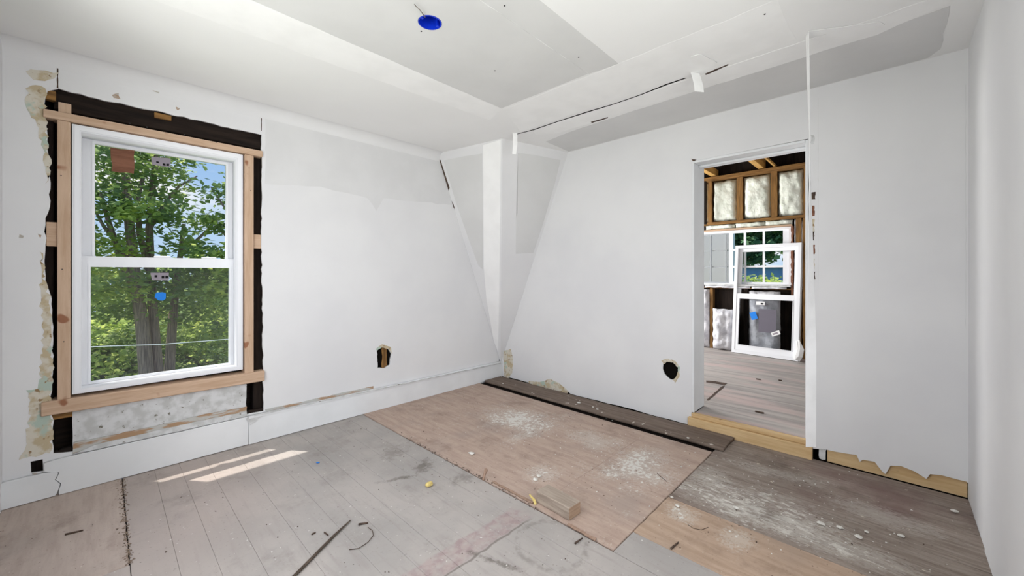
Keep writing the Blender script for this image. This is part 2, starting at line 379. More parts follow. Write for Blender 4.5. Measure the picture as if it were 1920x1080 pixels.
for i, (a, b) in enumerate(((-1.077, -.90), (-.90, -.722), (-.722, -.56), (-.56, -.402), (-.402, -.20), (-.20, .0))):
    slab('plank', [ragged(rect(a + .0025, -3.545, b - .0025, -2.394 if i < 4 else -2.39), .0012, .06, 20 + i)], mZ(-.021), .021 + .0012 * (i % 3), M['darkboards'], floor)
# old boards under the loose plank, sunk between plywood and wall
for a, b in ((-.345, -.18), (-.175, -.0)):
    box('plank', (a, -2.386, -.03), (b, 0, -.016), M['dark_y'], floor, .001)

# ---- window wall
wA = tag(empty('wall_left', (-1.77, .08, 0)), 'white plastered wall with a rough cut opening around the double-hung window', 'wall', kind='structure')
hole = [(108, 166), (135, 172), (180, 184), (240, 197), (310, 211), (390, 230), (440, 242), (478, 250), (490, 252), (491, 330), (491, 480), (493, 620), (494, 700), (495, 772), (463, 776),
        (300, 815), (137, 847), (98, 852), (99, 790), (93, 770), (99, 690), (97, 560), (84, 530), (82, 490), (86, 470), (84, 410), (92, 400), (94, 330), (88, 250), (84, 200), (88, 170)]
h2 = [(57, 866), (80, 861), (81, 884), (58, 887)]
h3 = [(707, 655), (716, 648), (728, 651), (734, 664), (731, 684), (722, 690), (708, 690)]
slab('plaster', [rect(-3.56, -.02, .0, CE + .02), ragged(uvA(hole), .004, .03, 2), uvA(h2), ragged(uvA(h3), .003, .02, 4)], mA(0), .022, M['paint'], wA)
slab('sheathing', [rect(-3.8, -.3, .25, 2.6), rect(-3.300, .520, -2.512, 2.028)], mA(.125), .05, M['dark_x'], wA)
box('old_header_beam', (-3.37, .030, 2.095), (-2.38, .115, 2.205), M['dark_x'], wA, .004)
box('old_header_beam', (-3.42, .045, 2.213), (-2.36, .12, 2.33), M['dark_x'], wA, .004)
for x0, x1 in ((-3.46, -3.372), (-2.436, -2.35)):
    box('old_stud', (x0, .045, .05), (x1, .12, 2.09), M['dark_z'], wA, .004)
# stuff seen in the gaps
box('blocking', (-3.395, .004, 1.345), (-3.357, .05, 1.475), M['pine_x'], wA)
box('blocking', (-2.443, .004, 1.375), (-2.398, .05, 1.475), M['pine_x'], wA)
box('blocking', (-3.353, .004, 2.078), (-3.306, .05, 2.132), M['pine_z'], wA)
box('blocking', (-3.398, .006, 2.135), (-3.362, .05, 2.185), M['stud_x'], wA)
box('blocking', (-2.965, .012, 2.160), (-2.885, .03, 2.192), M['stud_x'], wA)
slab('blocking', [ragged(rect(-2.49, 2.205, -2.405, 2.236), .006, .02, 3)], mA(.006), .03, M['oldplaster'], wA)
box('blocking', (-3.38, .008, .405), (-3.285, .05, .432), M['stud_x'], wA)
# remains of the old wall below the sill
slab('panel', [ragged(rect(-3.300, .208, -2.486, .45), .003, .04, 6)], mA(.006), .018, M['panel'], wA)
slab('ledge', [ragged([(-3.30, .202), (-2.486, .200), (-2.486, .262), (-2.75, .268), (-3.0, .258), (-3.3, .262)], .003, .03, 7)], mA(-.004), .012, M['ledge'], wA)
slab('ledge', [ragged([(-3.30, .202), (-2.486, .200), (-2.486, .232), (-2.75, .236), (-3.0, .232), (-3.22, .226)], .002, .03, 9)], mA(-.012), .010, M['panel'], wA)
slab('broken_lath', [ragged(rect(-3.375, .2, -3.296, .232), .008, .012, 9)], mA(.012), .03, M['dark_x'], wA)
slab('broken_lath', [ragged(rect(-2.49, .2, -2.376, .226), .005, .02, 10)], mA(.010), .03, M['dark_x'], wA)
# plaster knocked off beside the opening
pa = [(48, 133), (75, 131), (106, 138), (104, 150), (80, 152), (62, 147)]
pb = [(52, 165), (70, 158), (88, 168), (84, 205), (88, 250), (94, 320), (88, 345), (84, 300), (75, 250), (60, 218), (50, 195)]
pc = [(78, 470), (84, 530), (95, 560), (99, 690), (94, 768), (98, 790), (96, 848), (70, 856), (38, 862), (46, 835), (52, 800), (56, 760), (52, 730), (74, 728), (80, 640), (76, 560)]
for i, p in enumerate((pa, pb, pc)):
    slab('plaster_scar', [ragged(uvA(p), .008, .018, 30 + i)], mA(-.0016), .0025, M['oldplaster'], wA)
for i, p in enumerate(([(210, 178), (222, 174), (225, 186), (214, 184)], [(285, 168), (300, 172), (298, 175), (287, 171)], [(330, 200), (337, 204), (334, 208), (329, 204)], [(488, 208), (494, 206), (492, 216)], [(60, 885), (70, 888), (64, 894)], [(36, 440), (44, 442), (42, 446), (36, 446)], [(70, 438), (78, 441), (76, 446)])):
    slab('paint_chip', [ragged(uvA(p), .003, .012, 130 + i)], mA(-.0012), .0018, M['ledge'], wA)
slab('plaster_scar', [ragged(uvA([(497, 768), (640, 737), (700, 724), (700, 729), (640, 746), (500, 780)], -.002), .003, .05, 34)], mA(-.003), .004, M['ledge'], wA)
slab('plaster_scar', [ragged(uvA([(704, 655), (716, 645), (732, 650), (736, 664), (728, 655), (716, 651), (707, 657)]), .002, .01, 35)], mA(-.0012), .002, M['oldplaster'], wA)
slab('skim_patch', [ragged(uvA([(497, 215), (560, 236), (690, 268), (830, 302), (855, 385), (720, 372), (705, 395), (690, 372), (600, 350), (497, 345)]), .006, .05, 36)], mA(-.0008), .0012, M['smudge'], wA)
box('dark_backing', (-1.535, .03, .34), (-1.36, .09, .56), M['void'], wA, 0)  # near-black backing stands in for the shade inside the hole
slab('broken_lath', [ragged(rect(-1.455, .33, -1.41, .55), .006, .03, 37)], mA(.022), .006, M['stud_z'], wA)
for k, (p, q) in enumerate((((490, 212), (489, 245)), ((108, 128), (108, 165)))):
    a, b = A(*p), A(*q); slab('saw_cut', [ragged(rect(a.x - .0025, b.z, a.x + .0025, a.z), .001, .02, k)], mA(-.0006), .001, M['chipd'], wA)

# ---- baseboard of the window wall, three lengths
bb = tag(empty('baseboard_left', (-1.77, -.012, 0)), 'tall white baseboard in three lengths under the window wall', 'baseboard', kind='structure')
def bboard(x0, x1, h, t, left=None, right=None, seed=1):
    top = [(x, z + random.Random(seed + int(x * 50)).uniform(-.002, .002)) for x, z in [(x0 + (x1 - x0) * k / 12, h) for k in range(13)]]
    loop = [(x0, .004)] + ([] if left is None else left) + top + ([] if right is None else right) + [(x1, .006)]
    slab('board', [loop], mA(-t), t - .0005, M['trimpaint'], bb)
bboard(-3.54, -3.362, .138, .028, None, [(-3.352, .12), (-3.364, .09), (-3.345, .06), (-3.352, .03)], 2)
bboard(-3.349, -2.481, .196, .026, [(-3.349, .03), (-3.341, .062), (-3.360, .09), (-3.347, .125), (-3.40, .148), (-3.40, .19)], None, 5)
bboard(-2.478, -.004, .19, .030, None, None, 9)
slab('board', [[(-2.478, .185), (-.004, .165), (-.004, .18), (-2.478, .2)]], mA(-.036), .035, M['trimpaint'], bb)
slab('torn_caulk', [ragged(uvA([(462, 785), (478, 777), (495, 778), (485, 786), (470, 798)], -.034), .004, .012, 41)], mA(-.034), .003, M['panel'], bb)
slab('paint_edge', [ragged([(-2.45, .196), (-.03, .166), (-.03, .176), (-2.45, .206)], .003, .035, 44)], mA(-.0385), .004, M['panel'], bb)

# ---- wall with the doorway
wB = tag(empty('wall_right', (.1, -1.77, 0)), 'white drywall wall with a doorway and a broken lower edge', 'wall', kind='structure')
DY0, DY1, DZ = -2.131, -2.862, 2.07     # doorway
rb = random.Random(4)
bot1 = [(-2.131 + 2.131 * k / 26, .017 + rb.uniform(-.004, .006)) for k in range(27)]
bot1 = [(y, z + (.035 if -.98 < y < -.62 else 0)) for y, z in bot1]
bot2 = [(p.y, p.z) for p in (B(*q) for q in ((1545, 842), (1562, 846), (1585, 850), (1606, 853), (1612, 866), (1618, 862), (1640, 866), (1654, 884), (1660, 889), (1670, 873), (1690, 874), (1715, 884), (1737, 898), (1744, 889), (1765, 891), (1795, 899), (1812, 903)))]
outer = [(-3.552, .08), (-3.552, CE + .02), (0, CE + .02)] + bot1[::-1] + [(DY0, DZ)] + [(DY1, DZ + .004)] + [(DY1 + rb.uniform(-.006, .004), DZ - k * .1) for k in range(1, 20)] + [(DY1, .06)] + bot2
oh = [(1243, 682), (1250, 676), (1262, 679), (1272, 688), (1271, 704), (1265, 713), (1256, 711), (1246, 702), (1242, 692)]
slab('drywall', [outer, ragged(uvB(oh), .003, .02, 3)], mB(0), .018, M['paint'], wB)
slab('back_board', [[(-3.8, -.2), (-3.8, 2.9), (.6, 2.9), (.6, -.2), (DY0, -.2), (DY0, DZ), (DY1, DZ), (DY1, -.2)]], mB(.20), .02, M['panel'], wB)
box('dark_backing', (.03, -2.06, .30), (.1, -1.86, .52), M['void'], wB, 0)  # dark colour behind the ragged hole replaces the shade of its depth
box('bottom_plate', (.019, -3.545, 0.0), (.06, -2.955, .092), M['lumber_y'], wB, .003)
box('bottom_plate', (.022, -2.125, 0.001), (.06, -.0, .06), M['dark_y'], wB, .003)
slab('broken_end', [ragged(rect(-2.952, .012, -2.915, .085), .004, .015, 6)], mB(.004), .05, M['panel'], wB)
box('end_stud', (.020, -2.92, .0), (.198, -2.885, DZ), M['dark_z'], wB, 0)
slab('plaster_scar', [ragged(uvB([(1240, 676), (1250, 672), (1266, 677), (1275, 688), (1274, 706), (1266, 719), (1262, 712), (1270, 703), (1271, 689), (1262, 680), (1250, 678), (1245, 683)]), .003, .012, 50)], mB(-.0012), .0018, M['oldplaster'], wB)
slab('plaster_scar', [ragged(uvB([(944, 658), (958, 655), (962, 672), (960, 700), (952, 712), (946, 705)]), .006, .03, 51)], mB(-.0016), .0024, M['oldplaster'], wB)
slab('plaster_scar', [ragged(uvB([(992, 714), (1010, 716), (1030, 711), (1048, 718), (1066, 733), (1062, 740), (1020, 728), (992, 722)]), .005, .025, 52)], mB(-.0016), .0024, M['oldplaster'], wB)
for k in range(9):
    zz = 1.72 - k * .085; w = rb.uniform(.006, .016)
    slab('chipped_edge', [ragged(rect(DY1 - .032 + rb.uniform(-.004, .006), zz - rb.uniform(.045, .085), DY1 - .032 + w + .008, zz), .003, .012, 60 + k)], mB(-.0012), .002, M['chipd' if k % 3 == 0 else 'cardboard' if k % 3 == 1 else 'oldplaster'], wB)
slab('chipped_edge', [ragged(rect(DY1 - .03, 2.03, DY1 - .012, 2.09), .005, .01, 71)], mB(-.0012), .002, M['panel'], wB)
# vertical seam on the drywall right of the door, mudded corner
for y, z0, z1, k in ((-2.915, 1.1, 2.32, 3), (-3.537, .9, 2.2, 4)):
    slab('hairline_crack', [ragged([(y, z0), (y + .002, z0), (y + .0035, z1), (y + .001, z1)], .0015, .04, 80 + k)], mB(-.0004), .0006, M['smudge'], wB)

# ---- walls at the camera's side
wC = tag(empty('wall_front', (-1.77, -3.6, 0)), 'plain white wall meeting the doorway wall in a taped corner', 'wall', kind='structure')
slab('drywall', [rect(-3.6, -.02, -.545, CE + .02), rect(-2.85, .6, -1.55, 2.1)], lambda u, v, w: (u, RY0 - .02 + w, v), .0235, M['paint'], wC)
slab('drywall', [rect(-.545, -.02, .02, CE + .02)], lambda u, v, w: (u, RY0 - .02 + w, v), .02, M['paint'], wC)
slab('sheathing', [rect(-3.8, -.2, .22, 2.9), rect(-2.85, .6, -1.55, 2.1)], lambda u, v, w: (u, RY0 - .16 + w, v), .05, M['dark_x'], wC)
wD = tag(empty('wall_back', (-3.6, -1.77, 0)), 'plain white wall closing the room opposite the doorway', 'wall', kind='structure')
slab('drywall', [rect(-3.6, -.02, .02, CE + .02), rect(-2.6, .6, -.9, 2.1)], lambda u, v, w: (RX0 - w, u, v), .02, M['paint'], wD)
slab('sheathing', [rect(-3.75, -.2, .2, 2.9), rect(-2.6, .6, -.9, 2.1)], lambda u, v, w: (RX0 - .16 + w, u, v), .05, M['dark_y'], wD)

def simple_window(name, label, mapf, u0, v0, u1, v1):
    w = tag(empty(name, mapf((u0 + u1) / 2, v0, .06)), label, 'window', kind='structure')
    f = .05
    slab('frame', [rect(u0, v0, u1, v1), rect(u0 + f, v0 + f, (u0 + u1) / 2 - f / 2, v1 - f), rect((u0 + u1) / 2 + f / 2, v0 + f, u1 - f, v1 - f)], mapf, .09, M['vinyl'], w)
    g = lambda u, v, q: mapf(u, v, q + .04)
    slab('pane', [rect(u0 + f, v0 + f, (u0 + u1) / 2 - f / 2, v1 - f)], g, .004, M['glass'], w)
    slab('pane', [rect((u0 + u1) / 2 + f / 2, v0 + f, u1 - f, v1 - f)], g, .004, M['glass'], w)
simple_window('added_window_3', 'twin white window added for fill light in the unseen wall behind the photographer', lambda u, v, w: (RX0 - w, u, v), -2.6, .6, -.9, 2.1)  # unseen window, added as an opening for the west fill lamp
simple_window('added_window_4', 'twin white window added for fill light in the unseen side wall by the photographer', lambda u, v, w: (u, RY0 - w, v), -2.85, .6, -1.55, 2.1)  # also added out of view, for the south fill lamp

# ---- ceiling
ce = tag(empty('ceiling', (-1.77, -1.77, CE)), 'white ceiling patched with bare drywall and torn joint tape', 'ceiling', kind='structure')
BX, BY, BR = -2.104, -1.678, .056
circ = [(BX + BR * math.cos(t), BY + BR * math.sin(t)) for t in [2 * math.pi * k / 28 for k in range(28)]]
slab('ceiling_board', [rect(-3.75, -3.75, .02, .12), circ], mZ(CE), .012, M['paint_ceiling'], ce)
box('ceiling_deck', (-3.8, -3.8, CE + .10), (.2, .2, CE + .14), M['void'], ce, 0)
pn = [(-1.186, -1.225), (-1.170, -1.95), (-3.35, -1.985), (-3.35, -1.262)]
slab('bare_drywall_panel', [ragged(pn, .003, .08, 12), circ], mZ(CE - .0012), .0014, M['bare'], ce)
slab('bare_drywall_panel', [ragged([(-1.168, -1.954), (-1.148, -2.135), (-3.35, -2.19), (-3.35, -1.989)], .002, .08, 13)], mZ(CE - .0012), .0014, M['bare'], ce)
slab('bare_drywall_panel', [ragged([(-.02, -.98), (-.40, -1.0), (-.455, -1.3), (-.485, -2.0), (-.5, -2.9), (-.56, -3.44), (-.10, -3.44), (-.012, -3.40)], .004, .09, 14)], mZ(CE - .0012), .0014, M['bare2'], ce)
# feathered compound bands
slab('compound_band', [ragged([(-1.10, -1.0), (-1.18, -1.22), (-3.35, -1.258), (-3.35, -.93)], .006, .1, 15)], mZ(CE - .0008), .0010, M['mud'], ce)
slab('compound_band', [ragged([(-.60, -1.05), (-.50, -1.2), (-.50, -3.2), (-.60, -3.44), (-.68, -3.44), (-.69, -1.1)], .007, .07, 16)], mZ(CE - .0016), .0018, M['mud'], ce)
slab('compound_band', [ragged([(-.74, -1.0), (-1.16, -1.22), (-1.14, -2.9), (-.74, -2.9)], .006, .1, 17)], mZ(CE - .0008), .0010, M['mud'], ce)
# the open joint along the ceiling
ck = [(970, 251), (1000, 243), (1050, 226), (1100, 210), (1150, 195), (1200, 178), (1250, 158), (1285, 146)]
top = uvZ(ck, CE); rc = random.Random(9)
slab('open_joint', [[(x - rc.uniform(.002, .006), y) for x, y in top] + [(x + rc.uniform(.002, .008), y) for x, y in top[::-1]]], mZ(CE - .0022), .0024, M['void'], ce)
for q in ([(1108, 228), (1140, 219), (1140, 221), (1110, 230)], [(1322, 138), (1365, 120), (1365, 122), (1324, 140)]):
    slab('open_joint', [ragged(uvZ(q, CE), .002, .02, 5)], mZ(CE - .0022), .0024, M['chipd'], ce)
slab('loose_tape', [ragged(uvZ([(1515, 58), (1560, 52), (1650, 40), (1660, 44), (1580, 60), (1518, 66)], CE), .003, .05, 18)], mZ(CE - .004), .003, M['mud'], ce)
slab('loose_tape', [ragged(uvZ([(1296, 104), (1312, 100), (1345, 116), (1338, 122), (1318, 116), (1300, 112)], CE), .003, .02, 19)], mZ(CE - .006), .004, M['mud'], ce)
for p in ((790, 58), (928, 132), (946, 10), (1085, 107), (1434, 26)):
    q = Z(*p, CE); slab('screw', [[(q.x + .004 * math.cos(t), q.y + .004 * math.sin(t)) for t in [k * math.pi / 4 for k in range(8)]]], mZ(CE - .003), .003, M['screw'], ce)
# soft cove between ceiling and window wall
bm = bmesh.new(); n = 10; r0 = .085; prev = None
for k in range(n + 1):
    t = math.pi / 2 * k / n; y = -r0 + r0 * math.sin(t); z = CE - r0 + r0 * math.cos(t)
    row = (bm.verts.new((-3.54, y, z - .0005)), bm.verts.new((-.70, y, z - .0005)))
    if prev: bm.faces.new((prev[0], prev[1], row[1], row[0]))
    prev = row
c0 = (bm.verts.new((-3.54, 0, CE)), bm.verts.new((-.70, 0, CE)))
fin('cove', bm, M['paint'], ce, True)

# ---- boxed-in corner, wide at the ceiling and running to nothing at the floor
P0 = Vector((-.003, -.003, .16)); PLf = Vector((-.875, 0, CE)); PE = Vector((-.735, -.775, CE)); PR = Vector((0, -.955, CE))
tr = tag(empty('trim_2', (-.3, -.3, .16)), 'tapering boxed corner post of bare and mudded drywall', 'corner post', kind='structure')
nl = (PE - PLf).cross(P0 - PLf).normalized(); nl = nl if nl.dot(CAM - P0) > 0 else -nl
nr = (PE - PR).cross(P0 - PR).normalized(); nr = nr if nr.dot(CAM - P0) > 0 else -nr
def plate(name, pts, nrm, off, th, mat, par):
    bm = bmesh.new(); f = [bm.verts.new(p + nrm * off) for p in pts]; g = [bm.verts.new(p + nrm * (off - th)) for p in pts]
    bm.faces.new(f); bm.faces.new(g[::-1])
    for i in range(len(pts)): bm.faces.new((f[i], f[(i + 1) % len(pts)], g[(i + 1) % len(pts)], g[i]))
    bmesh.ops.triangulate(bm, faces=bm.faces[:]); return fin(name, bm, mat, par)
plate('drywall_face', [PLf, PE, P0], nl, 0, .010, M['paint'], tr)
plate('drywall_face', [PE, PR, P0], nr, 0, .010, M['paint'], tr)
def onl(ps, s): return [Vector(PL(a, b, P0, nl)) for a, b in ps]
def onr(ps, s): return [Vector(PL(a, b, P0, nr)) for a, b in ps]
plate('bare_drywall', onl([(832, 301), (870, 293), (904, 288), (905, 400), (905, 505), (897, 498), (880, 452), (855, 380)], 1), nl, .0012, .0012, M['bare'], tr)
plate('corner_bead', onl([(906, 272), (939, 262), (938, 400), (936, 560), (934, 660), (926, 640), (912, 560), (907, 500)], 1), nl, .0010, .0010, M['mud'], tr)
plate('bare_drywall', onr([(971, 287), (1000, 290), (1051, 300), (1040, 345), (1018, 420), (1000, 474), (967, 476), (968, 405), (970, 400)], 1), nr, .0012, .0012, M['bare2'], tr)
for q in ([(821, 298), (826, 300), (843, 352), (841, 358)], [(846, 375), (850, 382), (853, 392), (849, 388)]):
    plate('crack', onl(q, 1), nl, .002, .002, M['chipd'], tr)
plate('crack', [A(*q) for q in ((935, 655), (940, 653), (940, 676), (936, 678))], Vector((0, -1, 0)), .004, .004, M['void'], tr)

# ---- doorway lining and threshold
d1 = tag(empty('door_1', (.1, -2.5, 0)), 'white lined doorway without a door leading to the next room', 'doorway', kind='structure')
box('jamb', (-.003, DY0 - .018, .118), (.225, DY0 - .0005, DZ - .0005), M['trimpaint'], d1, .002)
box('jamb', (.004, DY1 + .0005, .118), (.225, DY1 + .016, DZ - .0005), M['trimpaint'], d1, .002)
box('head', (-.003, DY1 + .017, DZ - .018), (.225, DY0 - .019, DZ - .0005), M['trimpaint'], d1, .002)
box('stop', (.10, DY1 + .017, DZ - .034), (.13, DY0 - .019, DZ - .0185), M['trimpaint'], d1, .002)
box('threshold_board', (-.036, -2.886, .0015), (.001, -2.112, .084), M['lumber_y'], d1, .003)
box('threshold_board', (-.012, -2.860, .0845), (.026, -2.132, .1145), M['lumber_y'], d1, .003)
slab('chipped_paint', [ragged(uvB([(1296, 298), (1306, 300), (1300, 303)]), .003, .01, 6)], mB(-.002), .002, M['chipd'], d1)

# ================================================================== MAIN WINDOW
w1 = tag(empty('window_1', (-2.906, .07, .53)), 'new white vinyl double-hung window with stickers on the glass', 'window', kind='structure')
fx0, fx1, fz0, fz1 = -3.303, -2.509, .530, 2.023
slab('frame', [rect(fx0, fz0, fx1, fz1), rect(fx0 + .034, fz0 + .024, fx1 - .034, fz1 - .036)], mA(-.006), .19, M['vinyl'], w1)
slab('frame_lip', [rect(fx0 + .008, fz0 + .008, fx1 - .008, fz1 - .008), rect(fx0 + .03, fz0 + .026, fx1 - .03, fz1 - .03)], mA(-.011), .0048, M['vinyl'], w1)
def px_rect(x0, y0, x1, y1, yy):
    p, q = A(x0, y1, yy), A(x1, y0, yy); return p.x, p.z, q.x, q.z
ly, uy = .100, .138        # front faces of lower and upper sash
a = px_rect(170, 499, 430, 699, ly); lx0, lx1 = a[0], a[2]; lz0, lz1 = .545, 1.236
ui = [A(178, 268, uy).x, 1.262, A(424, 310, uy).x, A(300, 289, uy).z]
us = slab('upper_sash', [rect(fx0 + .034, 1.255, fx1 - .034, fz1 - .036), rect(ui[0], 1.292, ui[2], ui[3])], mA(uy), .034, M['vinyl'], w1)
slab('glazing_bead', [rect(ui[0] - .012, 1.280, ui[2] + .012, ui[3] + .012), rect(ui[0], 1.292, ui[2], ui[3])], mA(uy - .006), .0058, M['vinyl'], us)
slab('pane', [rect(ui[0], 1.292, ui[2], ui[3])], mA(uy + .014), .005, M['glass'], us)
ls = slab('lower_sash', [rect(fx0 + .034, fz0 + .024, fx1 - .034, 1.298), rect(lx0, lz0 + .02, lx1, lz1)], mA(ly), .034, M['vinyl'], w1)
slab('glazing_bead', [rect(lx0 - .010, lz0 + .01, lx1 + .010, lz1 + .010), rect(lx0, lz0 + .02, lx1, lz1)], mA(ly - .005), .0048, M['vinyl'], ls)
slab('pane', [rect(lx0, lz0 + .02, lx1, lz1)], mA(ly + .014), .005, M['glass'], ls)
slab('insect_screen', [rect(fx0 + .034, fz0 + .034, fx1 - .034, 1.27)], mA(.165), .001, M['screen'], w1)
box('sash_lock', (-2.96, ly + .002, 1.2985), (-2.88, ly + .03, 1.310), M['vinyl'], ls, .003)
box('sash_lock', (-2.72, ly + .002, 1.2985), (-2.64, ly + .03, 1.309), M['vinyl'], ls, .003)
def sticker(px, yy, mat, par, seed=0, name='sticker', amp=.0015):
    return slab(name, [ragged(uvA(px, yy), amp, .03, seed)], mA(yy - .0012), .0012, mat, par)
gu, gl = uy + .0138, ly + .0138
st = sticker([(208, 277), (252, 282), (251, 326), (210, 321)], gu, M['cardboard'], us, 1, 'cardboard_patch', .003)
st = sticker([(283, 294), (320, 297), (319, 313), (284, 309)], gu, M['label'], us, 2)
for q in ([(293, 302), (298, 303), (298, 306), (293, 305)], [(305, 306), (310, 307), (310, 311), (305, 310)], [(312, 307), (317, 307), (317, 311), (312, 311)]): sticker(q, gu - .0014, M['ink'], us, 3, 'print', .0002)
sticker([(282, 511), (317, 511), (316, 526), (285, 525)], gl, M['label'], ls, 4)
for q in ([(290, 516), (295, 516), (295, 520), (290, 520)], [(303, 517), (308, 517), (308, 522), (303, 522)], [(310, 517), (315, 517), (315, 522), (310, 522)], [(300, 509), (317, 509), (317, 511), (300, 511)]): sticker(q, gl - .0014, M['ink'], ls, 5, 'print', .0002)
sticker([(291, 551), (296, 548), (306, 548), (311, 550), (311, 560), (306, 564), (297, 563), (290, 558)], gl, M['bluetape'], ls, 6)

# rough lumber around it
t1 = tag(empty('trim_1', (-2.9, .03, .42)), 'new pine lumber framing nailed around the white window', 'framing', kind='structure')
def tilt(cx, cz, a): return Matrix.Translation((cx, 0, cz)) @ Matrix.Rotation(a, 4, 'Y') @ Matrix.Translation((-cx, 0, -cz))
box('head_board', (-3.405, -.020, 2.030), (-2.392, .085, 2.073), M['pine_x'], t1, .003)
box('stud', (-3.356, -.016, .512), (-3.308, .085, 2.029), M['pine_z'], t1, .003)
box('stud', (-2.500, -.016, .500), (-2.446, .085, 2.029), M['pine_z'], t1, .003)
box('sill_board', (-3.412, -.026, .434), (-2.380, .085, .508), M['pine_x'], t1, .004, tilt(-2.9, .47, .012))
for (px, py) in ((243, 233), (275, 240), (345, 254), (404, 268)):
    q = A(px, py); slab('nail', [[(q.x + .004 * math.cos(t), q.z + .004 * math.sin(t)) for t in [k * math.pi / 4 for k in range(8)]]], mA(-.0215), .003, M['screw'], t1)
for (px, py) in ((115, 330), (117, 505), (466, 316), (469, 358), (120, 640)):
    q = A(px, py); slab('nail', [[(q.x + .003 * math.cos(t), q.z + .003 * math.sin(t)) for t in [k * math.pi / 4 for k in range(8)]]], mA(-.0175), .003, M['screw'], t1)

# ================================================================== NEXT ROOM
NF = .115
fl2 = tag(empty('floor_next_room', (1.6, -1.6, NF)), 'worn old board floor of the room beyond the doorway', 'floor', kind='structure')
box('subfloor', (.02, -3.7, -.16), (3.2, .45, .09), M['void'], fl2, 0)
x = .028; k = 0
while x < 3.0:
    w = .142 if k else .19
    y1 = DY0 - .02 if x < .2 else .3; y0 = DY1 + .018 if x < .2 else -3.5
    box('plank', (x, y0, .09), (min(x + w - .002, 3.0), y1, NF + random.uniform(-.0006, .0006)), M['nextfloor'], fl2, .001); x += w; k += 1
slab('trap_edge', [ragged(uvZ([(1324, 714), (1340, 715), (1363, 719), (1358, 722), (1340, 719), (1324, 717)], NF), .002, .03, 3)], mZ(NF + .0008), .002, M['chipd'], fl2)
slab('trap_edge', [ragged(uvZ([(1325, 750), (1352, 726), (1358, 723), (1356, 727), (1328, 751)], NF), .002, .03, 3)], mZ(NF + .0008), .002, M['chipd'], fl2)

wF = tag(empty('wall_far', (3, -1.6, NF)), 'stripped far wall of the next room with open brown studs', 'wall', kind='structure')
FX = 2.93
wy0, wy1, wz0, wz1 = -2.318, -.92, 1.045, 1.80        # far window opening
slab('sheathing', [rect(-3.7, -.2, .5, 2.95), rect(wy0, wz0, wy1, wz1)], mB(3.03), .03, M['dark_z'], wF)
box('plate', (FX - .03, -3.5, 2.53), (3.028, .3, 2.585), M['stud_y'], wF, .003)
box('plate', (FX, -3.5, 1.895), (3.028, .3, 1.935), M['stud_y'], wF, .003)
box('header_board', (FX - .015, -2.33, 1.803), (3.028, -.9, 1.825), M['pine_y'], wF, .003)
for y0, y1 in ((-1.372, -1.325), (-1.768, -1.695), (-2.168, -2.100), (-2.512, -2.448)):
    slab('stud', [ragged(rect(y0, 1.9355, y1, 2.529), .003, .04, int(-y0 * 100))], mB(FX - .004), .098, M['stud_z'], wF)
slab('stud', [ragged(rect(-2.512, NF, -2.440, 1.894), .003, .04, 4)], mB(FX - .004), .098, M['stud_z'], wF)
slab('stud', [ragged(rect(-2.425, NF, -2.372, 1.894), .003, .04, 5)], mB(FX - .004), .098, M['stud_z'], wF)
slab('stud', [ragged(rect(-2.345, wz0 - .2, -2.320, 1.802), .005, .03, 6)], mB(FX - .012), .1, M['cardboard'], wF)
box('sill_plate', (FX - .01, -2.36, .985), (3.028, -.9, 1.0), M['stud_y'], wF, .002)
box('stud', (FX, -1.385, NF), (3.028, -1.345, .98), M['stud_z'], wF, .002)
box('stud', (FX, -1.83, NF), (3.028, -1.78, .98), M['dark_z'], wF, .002)
box('window_sill', (FX - .04, -2.32, 1.0205), (3.06, -.9, 1.044), M['panel'], wF, .003)

def pillow(name, y0, y1, z0, z1, xf, depth, mat, seed, lump=.02, label=None, group=None, cat='insulation', ny=14, nz=18):
    bm = bmesh.new(); grid = []; rn = random.Random(seed); ox = rn.uniform(0, 50)
    for j in range(nz + 1):
        row = []
        for i in range(ny + 1):
            u, v = i / ny, j / nz
            e = min(u, 1 - u, .18) / .18 * min(v, 1 - v, .12) / .12; e = max(e, 0) ** .5
            yy = y0 + (y1 - y0) * u; zz = z0 + (z1 - z0) * v
            nn = mnoise.noise(Vector((yy * 9 + ox, zz * 7, seed))) + .6 * mnoise.noise(Vector((yy * 22 + ox, zz * 15, seed)))
            jy = mnoise.noise(Vector((zz * 14 + ox, seed, 3))) * .010; jz = mnoise.noise(Vector((yy * 14 + ox, seed, 8))) * .010
            row.append(bm.verts.new((xf + depth * (1 - e) - lump * nn * e, yy + jy * abs(2 * u - 1), zz + jz * abs(2 * v - 1))))
        grid.append(row)
    for j in range(nz):
        for i in range(ny): bm.faces.new((grid[j][i], grid[j][i + 1], grid[j + 1][i + 1], grid[j + 1][i]))
    ring = grid[0] + [r[-1] for r in grid[1:]] + grid[-1][-2::-1] + [r[0] for r in grid[-2:0:-1]]
    back = [bm.verts.new((xf + depth + .02, v.co.y, v.co.z)) for v in ring]
    for i in range(len(ring)): bm.faces.new((ring[i], ring[(i + 1) % len(ring)], back[(i + 1) % len(ring)], back[i]))
    bm.faces.new(back)
    return tag(fin(name, bm, mat, None, True), label, cat, group)
IG = 'insulation batts in the far wall'
pillow('insulation_batt', -1.690, -1.380, 1.945, 2.520, FX - .012, .07, M['batt'], 1, label='pale insulation batt in the stud bay beside the dark left corner of the next room', group=IG)
pillow('insulation_batt', -2.094, -1.775, 1.945, 2.520, FX - .012, .07, M['batt'], 2, label='pale insulation batt in the middle stud bay above the far window', group=IG)
pillow('insulation_batt', -2.444, -2.174, 1.945, 2.520, FX - .012, .07, M['batt'], 3, .028, label='crumpled insulation batt in the stud bay next to the hanging tape and door edge', group=IG)
